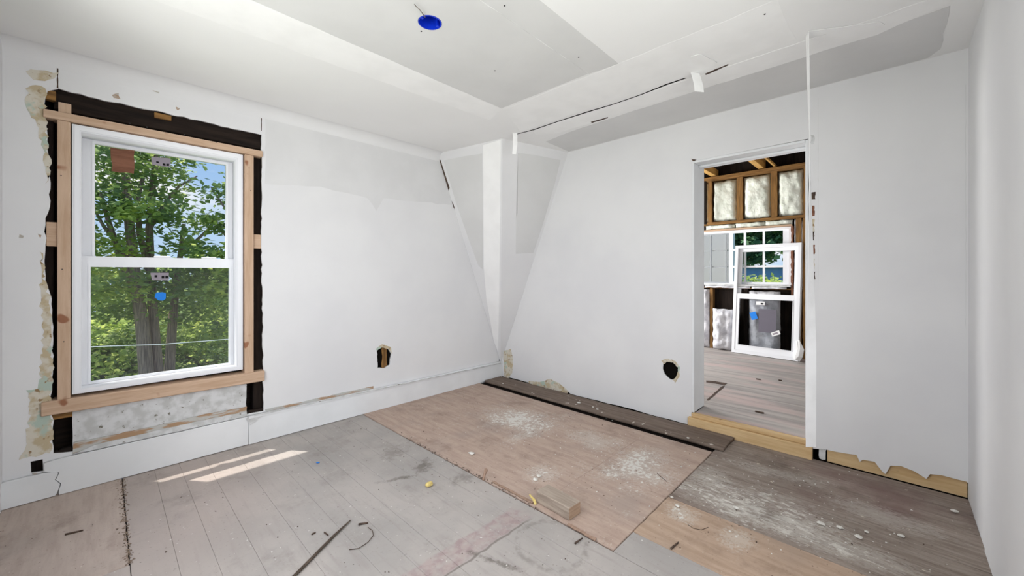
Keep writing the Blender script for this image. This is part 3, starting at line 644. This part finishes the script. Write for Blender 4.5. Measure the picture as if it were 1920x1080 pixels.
pillow('insulation_batt', -1.315, -.85, 1.945, 2.520, FX - .012, .07, M['batt'], 4, label='insulation batt in the stud bay mostly hidden by the door jamb', group=IG)
for k, (y0, y1, lb) in enumerate(((-1.66, -1.28, 'beside the door jamb'), (-2.02, -1.67, 'between its two neighbours'), (-2.33, -2.03, 'ending at the right hand stud'))):
    pillow('insulation_strip', y0, y1, 1.829, 1.892, FX - .01, .05, M['batt'], 10 + k, .012, 'narrow insulation strip stuffed above the far window, ' + lb, 'strips above the far window', ny=16, nz=5)
pillow('insulation_strip', -2.371, -2.348, 1.05, 1.885, FX, .04, M['plastic'], 14, .008, 'thin upright insulation strip beside the far window frame', None, ny=4, nz=24)
pillow('insulation_strip', -2.439, -2.426, 1.0, 1.88, FX, .03, M['plastic'], 15, .006, 'thin insulation strip between the two right hand studs', None, ny=4, nz=24)
pillow('insulation_batt', -2.60, -2.514, .2, 1.88, FX, .05, M['plastic'], 16, .02, 'grey insulation batt behind the door edge beside the far studs', None, ny=6, nz=24)
for k, (y0, y1) in enumerate(((-1.86, -1.28), (-2.27, -1.88))):
    pillow('sill_wrap', y0, y1, .99, 1.0195, FX - .045, .03, M['plastic'], 20 + k, .014, 'crumpled white plastic strip under the far window sill', 'plastic strips under the far sill', ny=24, nz=4)
pillow('insulation_bag', -1.66, -1.395, NF + .002, .69, FX - .11, .09, M['plastic'], 30, .05, 'crumpled white plastic wrapped insulation bulging out left of the leaning window', None, ny=18, nz=26)
pillow('insulation_batt', -1.343, -1.10, NF + .002, .96, FX - .06, .08, M['plastic'], 31, .04, 'tall plastic faced insulation bulging beside the doorway jamb', None, ny=10, nz=26)
pillow('insulation_bag', -2.20, -1.84, NF + .002, .955, FX - .05, .07, M['plastic'], 32, .04, 'plastic wrapped insulation seen through the glass of the leaning window', None, ny=14, nz=22)

# far window: fixed white sash of small panes and a grey-barred one beside it
w2 = tag(empty('window_2', (3.0, -1.6, wz0)), 'old small-paned white window in the far stripped wall', 'window', kind='structure')
slab('frame', [rect(wy0, wz0, wy1, wz1), rect(wy0 + .03, wz0 + .012, wy1 - .02, wz1 - .03)], mB(FX + .03), .09, M['vinyl'], w2)
def fpx(xs, x): return [B(p, 480, x).y for p in xs]
cx = FX + .05
cols = [(1374, 1394.5), (1398.5, 1430), (1434, 1468)]; rows = [(434, 465), (468.5, 498), (501.5, 529)]
zr = [(B(1430, b, cx).z, B(1430, a_, cx).z) for a_, b in rows]
yc = [tuple(sorted(fpx(c, cx))) for c in cols]
yl, yr = yc[0][1] + .045, wy0 + .031
s2 = slab('sash', [rect(yr, wz0 + .0125, yl, wz1 - .0305), rect(yc[2][0], zr[2][0], yc[0][1], zr[0][1])], mB(cx), .03, M['vinyl'], w2)
for i in (0, 1): slab('muntin', [rect(yc[i + 1][1], zr[2][0], yc[i][0], zr[0][1])], mB(cx + .001), .027, M['vinyl'], s2)
for i in (0, 1):
    for c in yc: slab('muntin', [rect(c[0], zr[i + 1][1], c[1], zr[i][0])], mB(cx + .001), .027, M['vinyl'], s2)
for c in yc:
    for z in zr: slab('pane', [rect(c[0], z[0], c[1], z[1])], mB(cx + .014), .003, M['glass'], s2)
ys = [yl + .002] + fpx([1361.5, 1332, 1303], cx) + [wy1 - .021]
s3 = slab('sash', [rect(ys[0], wz0 + .0125, ys[-1], wz1 - .0305), rect(ys[0] + .012, wz0 + .03, ys[-1] - .03, wz1 - .05)], mB(cx + .002), .026, M['muntgrey'], w2)
for y in ys[1:4]: slab('muntin', [rect(y - (.013 if y == ys[2] else .007), wz0 + .03, y + (.013 if y == ys[2] else .007), wz1 - .05)], mB(cx + .003), .022, M['muntgrey'], s3)
for i in (0, 1):
    zm = (zr[i + 1][1] + zr[i][0]) / 2; slab('muntin', [rect(ys[0] + .012, zm - .006, ys[-1] - .03, zm + .006)], mB(cx + .0255), .003, M['muntgrey'], s3)
slab('pane', [rect(ys[0] + .012, wz0 + .03, ys[-1] - .03, wz1 - .05)], mB(cx + .0288), .003, M['glass'], s3)

# remaining shell of the next room
wn = tag(empty('wall_next_side', (1.6, .3, 0)), 'side wall of the next room with an unseen opening added for fill light', 'wall', kind='structure')
slab('boarding', [rect(.22, -.2, 3.03, 2.95), rect(.8, .9, 2.4, 2.2)], lambda u, v, w: (u, .3 + w, v), .02, M['panel'], wn)  # opening added to let the fill lamp into this room
wm = tag(empty('wall_next_end', (1.6, -3.5, 0)), 'boarded end wall of the next room', 'wall', kind='structure')
slab('boarding', [rect(.22, -.2, 3.03, 2.95)], lambda u, v, w: (u, -3.53 + w, v), .02, M['panel'], wm)
ce2 = tag(empty('ceiling_next_room', (1.6, -1.6, 2.6)), 'open dark ceiling of the next room with bare joists', 'ceiling', kind='structure')
box('roof_deck', (.2, -3.7, 2.80), (3.2, .45, 2.84), M['dark_y'], ce2, 0)
for y, h, m in ((-1.99, .13, 'lumber_x'), (-1.40, .10, 'lumber_x'), (-2.12, .03, 'lumber_x'), (-2.6, .13, 'stud_x'), (-.85, .13, 'stud_x'), (-3.1, .13, 'stud_x'), (-.2, .13, 'stud_x')):
    box('joist', (.24, y - .035, 2.595), (3.02, y + (.035 if h > .05 else -.01), 2.595 + h), M[m], ce2, .003)
box('corner_board', (FX - .12, -1.33, 1.9), (FX - .08, -1.30, 2.52), M['dark_z'], ce2, .003)

# leaning window on the floor of the next room
LW = empty('sash_unit', (2.76, -2.045, NF))
tag(LW, 'spare white double-hung window leaning against the stripped far wall', 'window')
LH, LWd = 1.465, .762
lean = math.radians(5.5); rot = Matrix.Translation((2.745, -2.045, NF + .007)) @ Matrix.Rotation(math.radians(-6), 4, 'Z') @ Matrix.Rotation(lean, 4, 'Y')
def mL(x0): return lambda u, v, w: tuple(rot @ Vector((x0 + w, u, v)))
hw = LWd / 2
slab('frame', [rect(-hw, 0, hw, LH), rect(-hw + .035, .04, hw - .035, LH - .04)], mL(-.0), .085, M['vinyl'], LW)
ul = slab('upper_sash', [rect(-hw + .036, .755, hw - .036, LH - .041), rect(-hw + .075, .80, hw - .075, LH - .085)], mL(.045), .028, M['vinyl'], LW)
slab('pane', [rect(-hw + .075, .80, hw - .075, LH - .085)], mL(.058), .004, M['glass'], ul)
ll = slab('lower_sash', [rect(-hw + .036, .041, hw - .036, .805), rect(-hw + .075, .115, hw - .075, .735)], mL(.008), .028, M['vinyl'], LW)
slab('pane', [rect(-hw + .075, .115, hw - .075, .735)], mL(.022), .004, M['glassdark'], ll)
slab('glazing_bead', [rect(-hw + .068, .108, hw - .068, .742), rect(-hw + .075, .115, hw - .075, .735)], mL(.003), .0048, M['vinyl'], ll)
def lst(u, v, w, h, a, mat, nm='sticker', x=.0195):
    ca, sa = math.cos(a), math.sin(a)
    slab(nm, [[(u + p * ca - q * sa, v + p * sa + q * ca) for p, q in ((-w / 2, -h / 2), (w / 2, -h / 2), (w / 2, h / 2), (-w / 2, h / 2))]], mL(x), .0015, mat, ll)
# u runs towards the corner side (left in view)
lst(.13, .515, .075, .10, -.35, M['bluetape']); lst(.055, .685, .10, .045, 0, M['whitelabel']); lst(.035, .68, .03, .02, 0, M['ink'], 'print', .0175)
lst(-.13, .31, .10, .05, -.45, M['whitelabel']); lst(-.125, .308, .06, .02, -.45, M['label'], 'print', .0175)
lst(-.03, .46, .20, .30, .0, M['label'], 'paper_sheet', .0265)
bm = bmesh.new(); pr = random.Random(5)
pts = [B(1496, 640, 2.70), B(1500, 655, 2.68), B(1497, 668, 2.67), B(1494, 676, 2.66)]
tube(bm, [(p.x, p.y, max(p.z, NF + .02)) for p in pts], [.02, .035, .045, .022], 7)
for v in bm.verts: v.co += Vector((pr.uniform(-.012, .012), pr.uniform(-.012, .012), pr.uniform(-.004, .012)))
tag(fin('plastic_scrap', bm, M['paper'], None), 'twisted white plastic scrap at the foot of the leaning window', 'plastic scrap')
for (px, py, l) in ((1422, 712, .04), (1424, 774, .06), (1463, 714, .03)):
    p = Z(px, py, NF); box('splinter', (p.x - .008, p.y - l / 2, NF + .0008), (p.x + .008, p.y + l / 2, NF + .010), M['chipd'], None, .002)
    tag(COL.objects[-1], 'small dark splinter on the boards of the next room', 'splinter', 'splinters on the next room floor')

# ================================================================== OBJECTS IN THE ROOM
# loose plank along the wall
lp = ragged([(-.285, -.045), (-.040, -.045), (-.046, -2.44), (-.300, -2.44)], .0025, .08, 3)
o = slab('loose_plank', [lp], mZ(0), .022, M['loose'])
o.location.z = .004
tag(o, 'long dark loose plank lying along the foot of the doorway wall', 'plank')
# scrap plank support strip so that it rests on the floor
o2 = box('batten', (-.26, -2.36, -.016), (-.1, -2.30, .0035), M['dark_x'], None, .001)
tag(o2, 'short dark batten under the end of the loose plank', 'batten')
o3 = box('batten', (-.26, -.30, -.016), (-.1, -.24, .0035), M['dark_x'], None, .001)
tag(o3, 'short dark batten under the loose plank near the room corner', 'batten')

# wooden offcut
BZ = .005
bl = empty('wood_offcut', (-1.56, -2.03, BZ))
tag(bl, 'short weathered lumber offcut lying on the plywood edge', 'wood block')
v = (Z(1062, 980) - Z(1010, 945)); L = .215; ang = math.atan2(v.y, v.x)
bm = bmesh.new(); addbox(bm, (-.045, -L / 2, 0), (.045, L / 2, .062), .003)
bmesh.ops.transform(bm, matrix=Matrix.Translation((-1.572, -2.03, BZ)) @ Matrix.Rotation(math.radians(-3), 4, 'Z'), verts=bm.verts)
fin('block', bm, M['blockwood'], bl)
bm = bmesh.new(); addbox(bm, (-.043, -L / 2 - .0012, .003), (.043, -L / 2 - .0002, .059), 0)
bmesh.ops.transform(bm, matrix=Matrix.Translation((-1.572, -2.03, BZ)) @ Matrix.Rotation(math.radians(-3), 4, 'Z'), verts=bm.verts)
tag(fin('end_grain', bm, M['endgrain'], bl), 'pale sawn end grain')

def rock(name, p, r, sq, mat, seed, label, cat, group=None):
    bm = bmesh.new(); bmesh.ops.create_icosphere(bm, subdivisions=2, radius=1)
    for v in bm.verts:
        k = 1 + .45 * mnoise.noise(v.co * 1.7 + Vector((seed, 0, 0))); v.co = Vector((v.co.x * r[0] * k, v.co.y * r[1] * k, v.co.z * r[2] * k))
    lo = min(v.co.z for v in bm.verts)
    for v in bm.verts: v.co += Vector((p[0], p[1], p[2] - lo))
    return tag(fin(name, bm, mat, None), label, cat, group)
q = Z(805, 912); rock('foam_chunk', (q.x, q.y, .001), (.024, .017, .012), 0, M['yellow'], 9, 'small chunk of yellow foam on the grey boards', 'foam chunk')
q = Z(1004, 948); bm = bmesh.new(); tube(bm, [(q.x, q.y, .006), (q.x + .004, q.y + .01, .02), (q.x - .012, q.y + .03, .05)], [.007, .008, .004], 6)
tag(fin('foam_sliver', bm, M['yellow']), 'yellow foam sliver leaning beside the wood offcut', 'foam sliver')
q = Z(1013, 928); o = slab('tape_scrap', [ragged([(q.x - .015, q.y + .012), (q.x + .0, q.y - .022), (q.x + .012, q.y - .018), (q.x - .002, q.y + .016)], .002, .01, 2)], mZ(.0055), .004, M['bluetape'])
tag(o, 'scrap of blue tape behind the wood offcut', 'tape scrap')
q = Z(250 + 345, 868); o = slab('tape_scrap', [ragged([(q.x - .01, q.y), (q.x + .006, q.y - .014), (q.x + .012, q.y - .006), (q.x, q.y + .006)], .002, .01, 2)], mZ(.0015), .002, M['bluetape'])
tag(o, 'tiny scrap of blue tape on the grey boards near the sunlight', 'tape scrap')
# dark stick
a, b = Z(657, 978), Z(540, 1095); bm = bmesh.new()
m1 = a.lerp(b, .35) + Vector((.012, .012, 0)); m2 = a.lerp(b, .7) + Vector((.004, .004, 0))
tube(bm, [(a.x, a.y, .006), (m1.x, m1.y, .007), (m2.x, m2.y, .007), (b.x, b.y, .007)], [.003, .0055, .006, .006], 6)
tag(fin('stick', bm, M['rod']), 'long thin dark stick lying across the grey boards', 'stick')
# upright brown shard in the gap of the boards
q = Z(906, 900); bm = bmesh.new(); tube(bm, [(q.x, q.y, .003), (q.x + .005, q.y - .004, .03), (q.x + .012, q.y - .012, .062)], [.009, .008, .012], 5)
tag(fin('wood_shard', bm, M['brownbit']), 'brown wood shard sticking up from the plywood joint', 'wood shard')
# splinter wood along the plywood edge
for (p0, p1, w) in (((925, 905), (1000, 945), .012), ((1065, 985), (1118, 1014), .012)):
    a, b = Z(*p0), Z(*p1); o = slab('wood_strip', [ragged([(a.x - w, a.y), (b.x - w, b.y), (b.x + w * .2, b.y), (a.x + w * .2, a.y)], .003, .02, int(p0[0]))], mZ(.0045), .006, M['brownbit'])
    tag(o, 'broken brown wood strip along the plywood joint ' + ('below the upright shard' if p0[0] < 1000 else 'past the wood offcut'), 'wood strip', 'broken strips along the joint')
# thin curled wires and splinters
def curl(pts, r, mat, label, name, cat, group=None):
    bm = bmesh.new(); ps = [Z(*p) for p in pts]; tube(bm, [(p.x, p.y, r + .0018) for p in ps], [r] * len(ps), 5); return tag(fin(name, bm, mat), label, cat, group)
curl([(690, 990), (698, 996), (700, 1005), (690, 1018), (672, 1030), (655, 1032)], .0016, M['chipd'], 'thin curled wire on the grey boards beside the dark stick', 'wire_scrap', 'wire')
curl([(1290, 985), (1300, 992), (1315, 995), (1328, 990)], .0015, M['chipd'], 'thin curled wire on the tan plywood', 'wire_scrap', 'wire')
curl([(1232, 889), (1240, 896), (1250, 904)], .002, M['chipd'], 'bent dark nail on the plywood corner', 'nail', 'nail')
sp = [(( 122, 1004), (156, 996), .008), ((672, 985), (690, 982), .008), ((1078, 1022), (1092, 1012), .006), ((1258, 1032), (1272, 1020), .007), ((584, 1004), (592, 1000), .004), ((608, 1000), (616, 1006), .004)]
lab = ['flat dark splinter on the pale plywood below the baseboard', 'dark splinter beside the curled wire on grey boards', 'small dark splinter by the plywood corner', 'dark shard on the tan plywood',
       'thin splinter lying close along the dark stick', 'thin splinter between the dark stick and the curled wire']
for i, (p, q, w) in enumerate(sp):
    a, b = Z(*p), Z(*q); d = (b - a).normalized(); s = Vector((-d.y, d.x, 0)) * w / 2
    o = slab('splinter', [[(a - s).to_2d(), (b - s * .4).to_2d(), (b + s * .4).to_2d(), (a + s).to_2d()]], mZ(.0042 if i in (2, 3) else .0016), .006, M['chipd'])
    tag(o, lab[i], 'splinter', 'splinters by the stick' if i > 3 else None)
# plaster chips lying about
chips = [(880, 851), (885, 853), (1400, 829), (1290, 822), (1112, 764), (1120, 768), (1085, 756), (943, 720), (1010, 895), (1004, 902), (1690, 1008), (1610, 1010), (1625, 1000), (1260, 935), (1270, 951), (1540, 985), (1575, 992), (1380, 955), (1790, 962)]
for i, (px, py) in enumerate(chips):
    pl = px in (1112, 1120, 1085, 943, 1290)
    q = Z(px, py, .026 if pl else 0); s = random.uniform(.007, .016)
    rock('plaster_chip', (q.x, q.y, .0262 if pl else .0042), (s, s * 1.2, s * .45), 0, M['chipw'], i * 1.7, 'small white plaster chip on the loose dark plank' if pl else 'small white plaster chip scattered on the floor boards', 'plaster chip', 'chips on the loose plank' if pl else 'plaster chips on the floor')
def crumbs(name, n, region, mat, s0, s1, label, seed, z=.002):
    bm = bmesh.new(); rn = random.Random(seed)
    for _ in range(n):
        x, y = region(rn); s = rn.uniform(s0, s1); a = rn.uniform(0, 6.28)
        vs = [bm.verts.new((x + s * math.cos(a + t) * rn.uniform(.5, 1.4), y + s * math.sin(a + t) * rn.uniform(.5, 1.4), z)) for t in (0, 2.1, 4.2)] + [bm.verts.new((x, y, z + s * rn.uniform(.5, 1)))]
        for f in ((0, 1, 2), (0, 1, 3), (1, 2, 3), (2, 0, 3)): bm.faces.new([vs[k] for k in f])
    tag(fin(name, bm, mat), label, 'debris', kind='stuff')
def reg_all(rn): return rn.uniform(-3.5, -.36), rn.uniform(-3.4, -.06)
def reg_gap(rn): return rn.gauss(-3.108, .008), rn.uniform(-1.0, -.05)
def reg_joint(rn): return rn.gauss(-1.652, .008), rn.uniform(-1.95, -.6)
def reg_spl(rn):
    c = rn.choice(((-.85, -1.15, .28, .4), (-.9, -2.0, .3, .25), (-.85, -2.75, .16, .3), (-.6, -2.9, .3, .3)))
    return rn.gauss(c[0], c[2]), min(rn.gauss(c[1], c[3]), -.1)
crumbs('plaster_crumbs', 260, reg_spl, M['chipw'], .002, .006, 'white plaster crumbs spread over plywood and old boards', 1, .0042)
crumbs('dark_grit', 260, reg_all, M['chipd'], .002, .005, 'fine dark grit scattered over the whole floor', 2, .0042)
crumbs('joint_grit', 300, reg_gap, M['grit'], .002, .006, 'brown grit packed along the wide joint by the pale plywood', 3)
crumbs('gap_grit', 120, reg_joint, M['chipd'], .003, .006, 'dark grit along the plywood joint', 4, .0042)

# blue electrical box set in the ceiling
eb = empty('ceiling_box', (BX, BY, CE)); tag(eb, 'round blue plastic electrical box set into the ceiling', 'electrical box')
bm = bmesh.new(); rings = []
for r, z in ((.055, CE + .075), (.055, CE - .003), (.0505, CE - .003), (.0505, CE + .071)):
    rings.append([bm.verts.new((BX + r * math.cos(t), BY + r * math.sin(t), z)) for t in [2 * math.pi * k / 28 for k in range(28)]])
for p, q in zip(rings, rings[1:]):
    for k in range(28): bm.faces.new((p[k], p[(k + 1) % 28], q[(k + 1) % 28], q[k]))
bm.faces.new(rings[0]); bm.faces.new(rings[-1]); fin('box_body', bm, M['blue'], eb, False)
for s in (-1, 1):
    box('screw_boss', (BX + s * .043 - .006, BY - .006, CE - .001), (BX + s * .043 + .006, BY + .006, CE + .06), M['blue'], eb, .001)
p = Z(775, 5, CE - .0); bm = bmesh.new()
wp = [Z(797, 32, CE + .0), Z(792, 25, CE - .01), Z(787, 18, CE - .015), Z(782, 14, CE - .01), Z(777, 8, CE - .012)]
tube(bm, wp, [.002] * 5, 6); fin('cable', bm, M['wire'], eb)

# hanging joint tape
n = 26; pts = []; side = []; wd = []
for i in range(n + 1):
    t = i / n; z = CE - .002 - t * (CE - .002 - .335)
    x = -.752 + .02 * math.sin(t * 2.2) - .0 * t; y = -2.952 - .006 * math.sin(t * 3.1) - .012 * t
    tw = 1.25 * max(0, 1 - t / .75) ** .7                  # twisted edge-on near the top, flat at the bottom
    base = Vector((RT.x, RT.y, 0)); perp = Vector((FW.x, FW.y, 0))
    pts.append((x, y, z)); side.append(base * math.cos(tw) + perp * math.sin(tw)); wd.append(.05 if t > .05 else .04)
tag(ribbon('joint_tape', pts, side, wd, .0012, M['paper']), 'long strip of white joint tape dangling from the ceiling beside the doorway', 'joint tape')
def short_tape(pxs, dist, w0, w1, label, a0=0.2):
    ps = [B(a, b, dist) for a, b in pxs]; ps[0].z = min(ps[0].z, CE - .003)
    n = len(ps); tag(ribbon('joint_tape', ps, [RT * math.cos(a0) + FW * math.sin(a0)] * n, [w0 + (w1 - w0) * i / (n - 1) for i in range(n)], .0012, M['paper']), label, 'joint tape')
short_tape([(1303, 128), (1306, 145), (1310, 160), (1311, 172)], -.745, .058, .062, 'short flap of joint tape hanging from the middle of the ceiling crack')
short_tape([(965, 246), (966, 255), (966, 272), (964, 289)], -.765, .040, .034, 'short strip of joint tape hanging by the boxed corner post')

# ================================================================== OUTSIDE
g = slab('ground', [rect(-40, -20, 40, 60)], mZ(-3.2), .1, M['grass']); tag(g, 'lawn far below the windows', 'ground', kind='structure')
# unseen roof overhang above the window, added to cut the sun patch
ev = tag(empty('added_eave', (-1.8, .6, 2.88)), 'unseen white roof overhang added to cut the sun above the window outside', 'added_eave', kind='structure')
box('soffit', (-4.2, .18, 2.9), (.6, .53, 2.93), M['siding'], ev, 0)
box('fascia', (-4.2, .505, 2.932), (.6, .535, 3.05), M['siding'], ev, .004)

def tree(name, label, base, stems, blobs, nleaf, size, lm, seed, group=None):
    rn = random.Random(seed); root = empty(name, base); tag(root, label, 'tree', group)
    for s in stems:
        bm = bmesh.new(); tube(bm, [p for p, r in s], [r for p, r in s], 9); fin('trunk' if s[0][1] > .09 else 'branch', bm, M['bark'], root, True)
    vs = []; fs = []
    tot = sum(b[4] for b in blobs)
    for c, rx, ry, rz, wt in blobs:
        m = int(nleaf * wt / tot); nc = max(3, int(m / 34))
        for _ in range(nc):
            d = Vector((rn.gauss(0, 1), rn.gauss(0, 1), rn.gauss(0, 1))).normalized() * rn.random() ** .4
            cc = Vector(c) + Vector((d.x * rx, d.y * ry, d.z * rz)); cr = rn.uniform(.14, .30)
            for _ in range(int(m / nc)):
                p = cc + Vector((rn.gauss(0, cr), rn.gauss(0, cr), rn.gauss(0, cr * .38)))
                s = size * rn.uniform(.6, 1.3)
                u = Vector((rn.gauss(0, 1), rn.gauss(0, 1), rn.gauss(0, .5))).normalized(); w = u.cross(Vector((rn.gauss(0, .6), rn.gauss(0, .6), 1))).normalized()
                k = len(vs); vs += [p - u * s * .5, p + w * s * .38, p + u * s * .6, p - w * s * .38]; fs.append((k, k + 1, k + 2, k + 3))
    bp = Vector(base); me = bpy.data.meshes.new('foliage'); me.from_pydata([tuple(v - bp) for v in vs], [], fs); me.materials.append(lm)
    o = bpy.data.objects.new('foliage', me); COL.objects.link(o); o.parent = root; o['kind'] = 'stuff'
    return root
def tp(px, py, y=9.0): return A(px, py, y)
def stem(pts, r0, r1, y=9.0):
    n = len(pts); return [(tp(a, b, y), r0 + (r1 - r0) * i / (n - 1)) for i, (a, b) in enumerate(pts)]
ground = -3.15
def foot(s):          # carry a stem down to the ground
    p, r = s[0]; return [(Vector((p.x + .05, p.y, ground)), r * 1.1)] + s
mainst = [foot(stem([(274, 692), (267, 610), (259, 560), (251, 500), (243, 420), (236, 340), (240, 250), (250, 150)], .135, .05)),
          foot(stem([(296, 690), (288, 600), (283, 520), (280, 430), (287, 340), (300, 250), (310, 150)], .105, .04, 9.2)),
          foot(stem([(318, 690), (324, 600), (330, 540), (338, 480), (345, 420)], .11, .04, 9.6)),
          stem([(258, 560), (225, 480), (205, 420), (188, 360)], .08, .03), stem([(283, 520), (262, 440), (258, 380), (268, 330)], .07, .03, 9.1),
          stem([(250, 500), (215, 450), (195, 425), (178, 395)], .06, .02), stem([(280, 430), (310, 380), (335, 350), (370, 330)], .05, .015, 9.2), stem([(338, 480), (380, 440), (410, 410)], .05, .015, 9.5)]
def bl_(px, py, rpx, rpy, wt, y=9.0, ry=1.0):
    k = (y - CAM.y) / 739 * 1.25; return (tp(px, py, y), rpx * k, ry, rpy * k, wt)
mb = [bl_(215, 310, 40, 35, 1.0), bl_(275, 305, 40, 30, 1.1, 9.4), bl_(300, 365, 28, 28, 1.0, 9.3), bl_(215, 380, 36, 26, .8, 8.6), bl_(255, 392, 34, 14, .8, 8.2, .6), bl_(200, 450, 30, 24, .7, 9), bl_(318, 440, 20, 24, .6, 9.2),
      bl_(345, 298, 24, 7, .13, 8.8, .5), bl_(385, 288, 26, 5, .09, 8.8, .4), bl_(372, 385, 14, 5, .04, 9), bl_(190, 540, 36, 50, 1.3, 9.3), bl_(250, 540, 45, 26, 1.2, 8.8), bl_(345, 540, 50, 40, 1.6, 9.6), bl_(200, 640, 40, 60, 1.6, 10.2), bl_(380, 600, 50, 50, 1.7, 10.2), bl_(345, 650, 50, 40, 1.2, 10.4),
      bl_(240, 200, 90, 50, 1.5, 9.2, 1.6), bl_(120, 330, 50, 90, 1.4, 9, 1.4), bl_(260, 100, 70, 50, 1.0, 9.2, 1.4), bl_(110, 560, 50, 90, 1.2, 9.4, 1.2)]
b0 = tp(300, 690); tree('maple_tree', 'big leafy tree with several trunks filling the window view', (b0.x, b0.y, ground), mainst, mb, 15000, .12, M['leaf'], 11)
rs = [foot([(tp(470, 690, 8), .12), (tp(465, 560, 8), .10), (tp(455, 430, 8), .07), (tp(450, 330, 8), .04)]), stem([(462, 520), (430, 450), (405, 420)], .05, .015, 8), stem([(457, 450), (425, 395), (395, 350)], .04, .012, 8)]
rbm = [bl_(418, 360, 10, 16, .16, 8, .5), bl_(414, 422, 16, 16, .25, 8, .6), bl_(378, 470, 26, 10, .3, 8, .7), bl_(400, 530, 34, 30, 1.0, 8.3, .8), bl_(520, 400, 50, 80, 1.6, 8, 1.1), bl_(470, 560, 50, 60, 1.2, 8, 1)]
b0 = tp(470, 690, 8); tree('young_tree', 'smaller tree reaching in at the open sky side of the window', (b0.x, b0.y, ground), rs, rbm, 6000, .12, M['leaf'], 12)
# shrubs and a further tree row that close the view low down
for i, (px, py, y, wx, hz) in enumerate(((190, 700, 12.5, 70, 60), (290, 705, 13.5, 70, 62), (400, 700, 12.5, 70, 70), (140, 620, 15, 70, 90), (330, 600, 16, 80, 80), (470, 640, 15, 80, 90))):
    b0 = tp(px, 700, y); c = tp(px, py, y)
    st_ = [[(Vector((b0.x, y, ground)), .10), (Vector((b0.x + .1, y, c.z)), .05)]]
    tree('shrub' if y < 14 else 'background_tree', ('dense green shrub behind the trunks of the big tree' if y < 14 else 'leafy background tree behind the big tree'), (b0.x, y, ground), st_, [bl_(px, py, wx, hz, 1.4, y, 1.2), bl_(px + 12, py - 30, wx * .7, hz * .7, .7, y, 1), bl_(px, py + 60, wx, 60, .6, y, 1)], 8000, .17, M['leaf2'], 40 + i,
         'shrubs behind the big tree' if y < 14 else 'background trees')
# overhead wire
bm = bmesh.new(); tube(bm, [tp(60, 655, 6), tp(180, 650, 6), tp(300, 646, 6), tp(430, 636, 6), tp(560, 622, 6)], [.008] * 5, 5)
tag(fin('overhead_wire', bm, M['siding']), 'thin pale overhead wire crossing below the window view', 'wire')

# beyond the far window
wg = tag(empty('porch_screen', (4.2, -.2, ground)), 'plain white boarded porch screen outside the far window', 'porch')
box('wall', (4.22, -1.31, ground), (4.32, 1.6, 3.2), M['siding'], wg, 0)
box('corner_board', (4.19, -1.318, ground), (4.24, -1.235, 3.2), M['siding'], wg, .004)
sh = tag(empty('blue_shed', (11, -.8, ground)), 'blue painted shed among the trees outside the far window', 'shed')
box('wall', (10.5, -3.2, ground), (13, 1.6, 1.36), M['blueshed'], sh, .01)
box('roof_edge', (10.4, -3.3, 1.36), (13.1, 1.7, 1.42), M['blueshed'], sh, .01)
for i, (x, y, z, r) in enumerate(((14.5, .9, 3.0, 1.3), (14.8, -1.8, 3.1, 1.4), (15.5, -4.6, 3.2, 1.5), (15.5, 3.4, 3.4, 1.5), (17.5, -.4, 3.6, 1.5), (17.5, 2.0, 3.6, 1.3))):
    tree('garden_tree', 'dark leafy tree behind the blue shed', (x, y, ground), [[(Vector((x, y, ground)), .14), (Vector((x, y, z)), .05)]], [((x, y, z), r, r, 1.7, 1), ((x, y, z + 1.6), r * .8, r * .8, 1.2, .7)], 9000, .24, M['leaf3'], 70 + i, 'trees behind the blue shed')
for i, px in enumerate((1376, 1425)):
    c = B(px, 524, 8.5); tree('garden_shrub', 'low yellow-green shrub in front of the blue shed', (c.x, c.y, ground), [[(Vector((c.x, c.y, ground)), .05), (Vector((c.x, c.y, c.z - .2)), .02)]], [((c.x, c.y, c.z - .12), .22, .22, .14, 1), ((c.x, c.y, c.z - 1.0), .5, .5, .7, 2)], 1500, .10, M['leaf2'], 90 + i, 'shrubs by the blue shed')
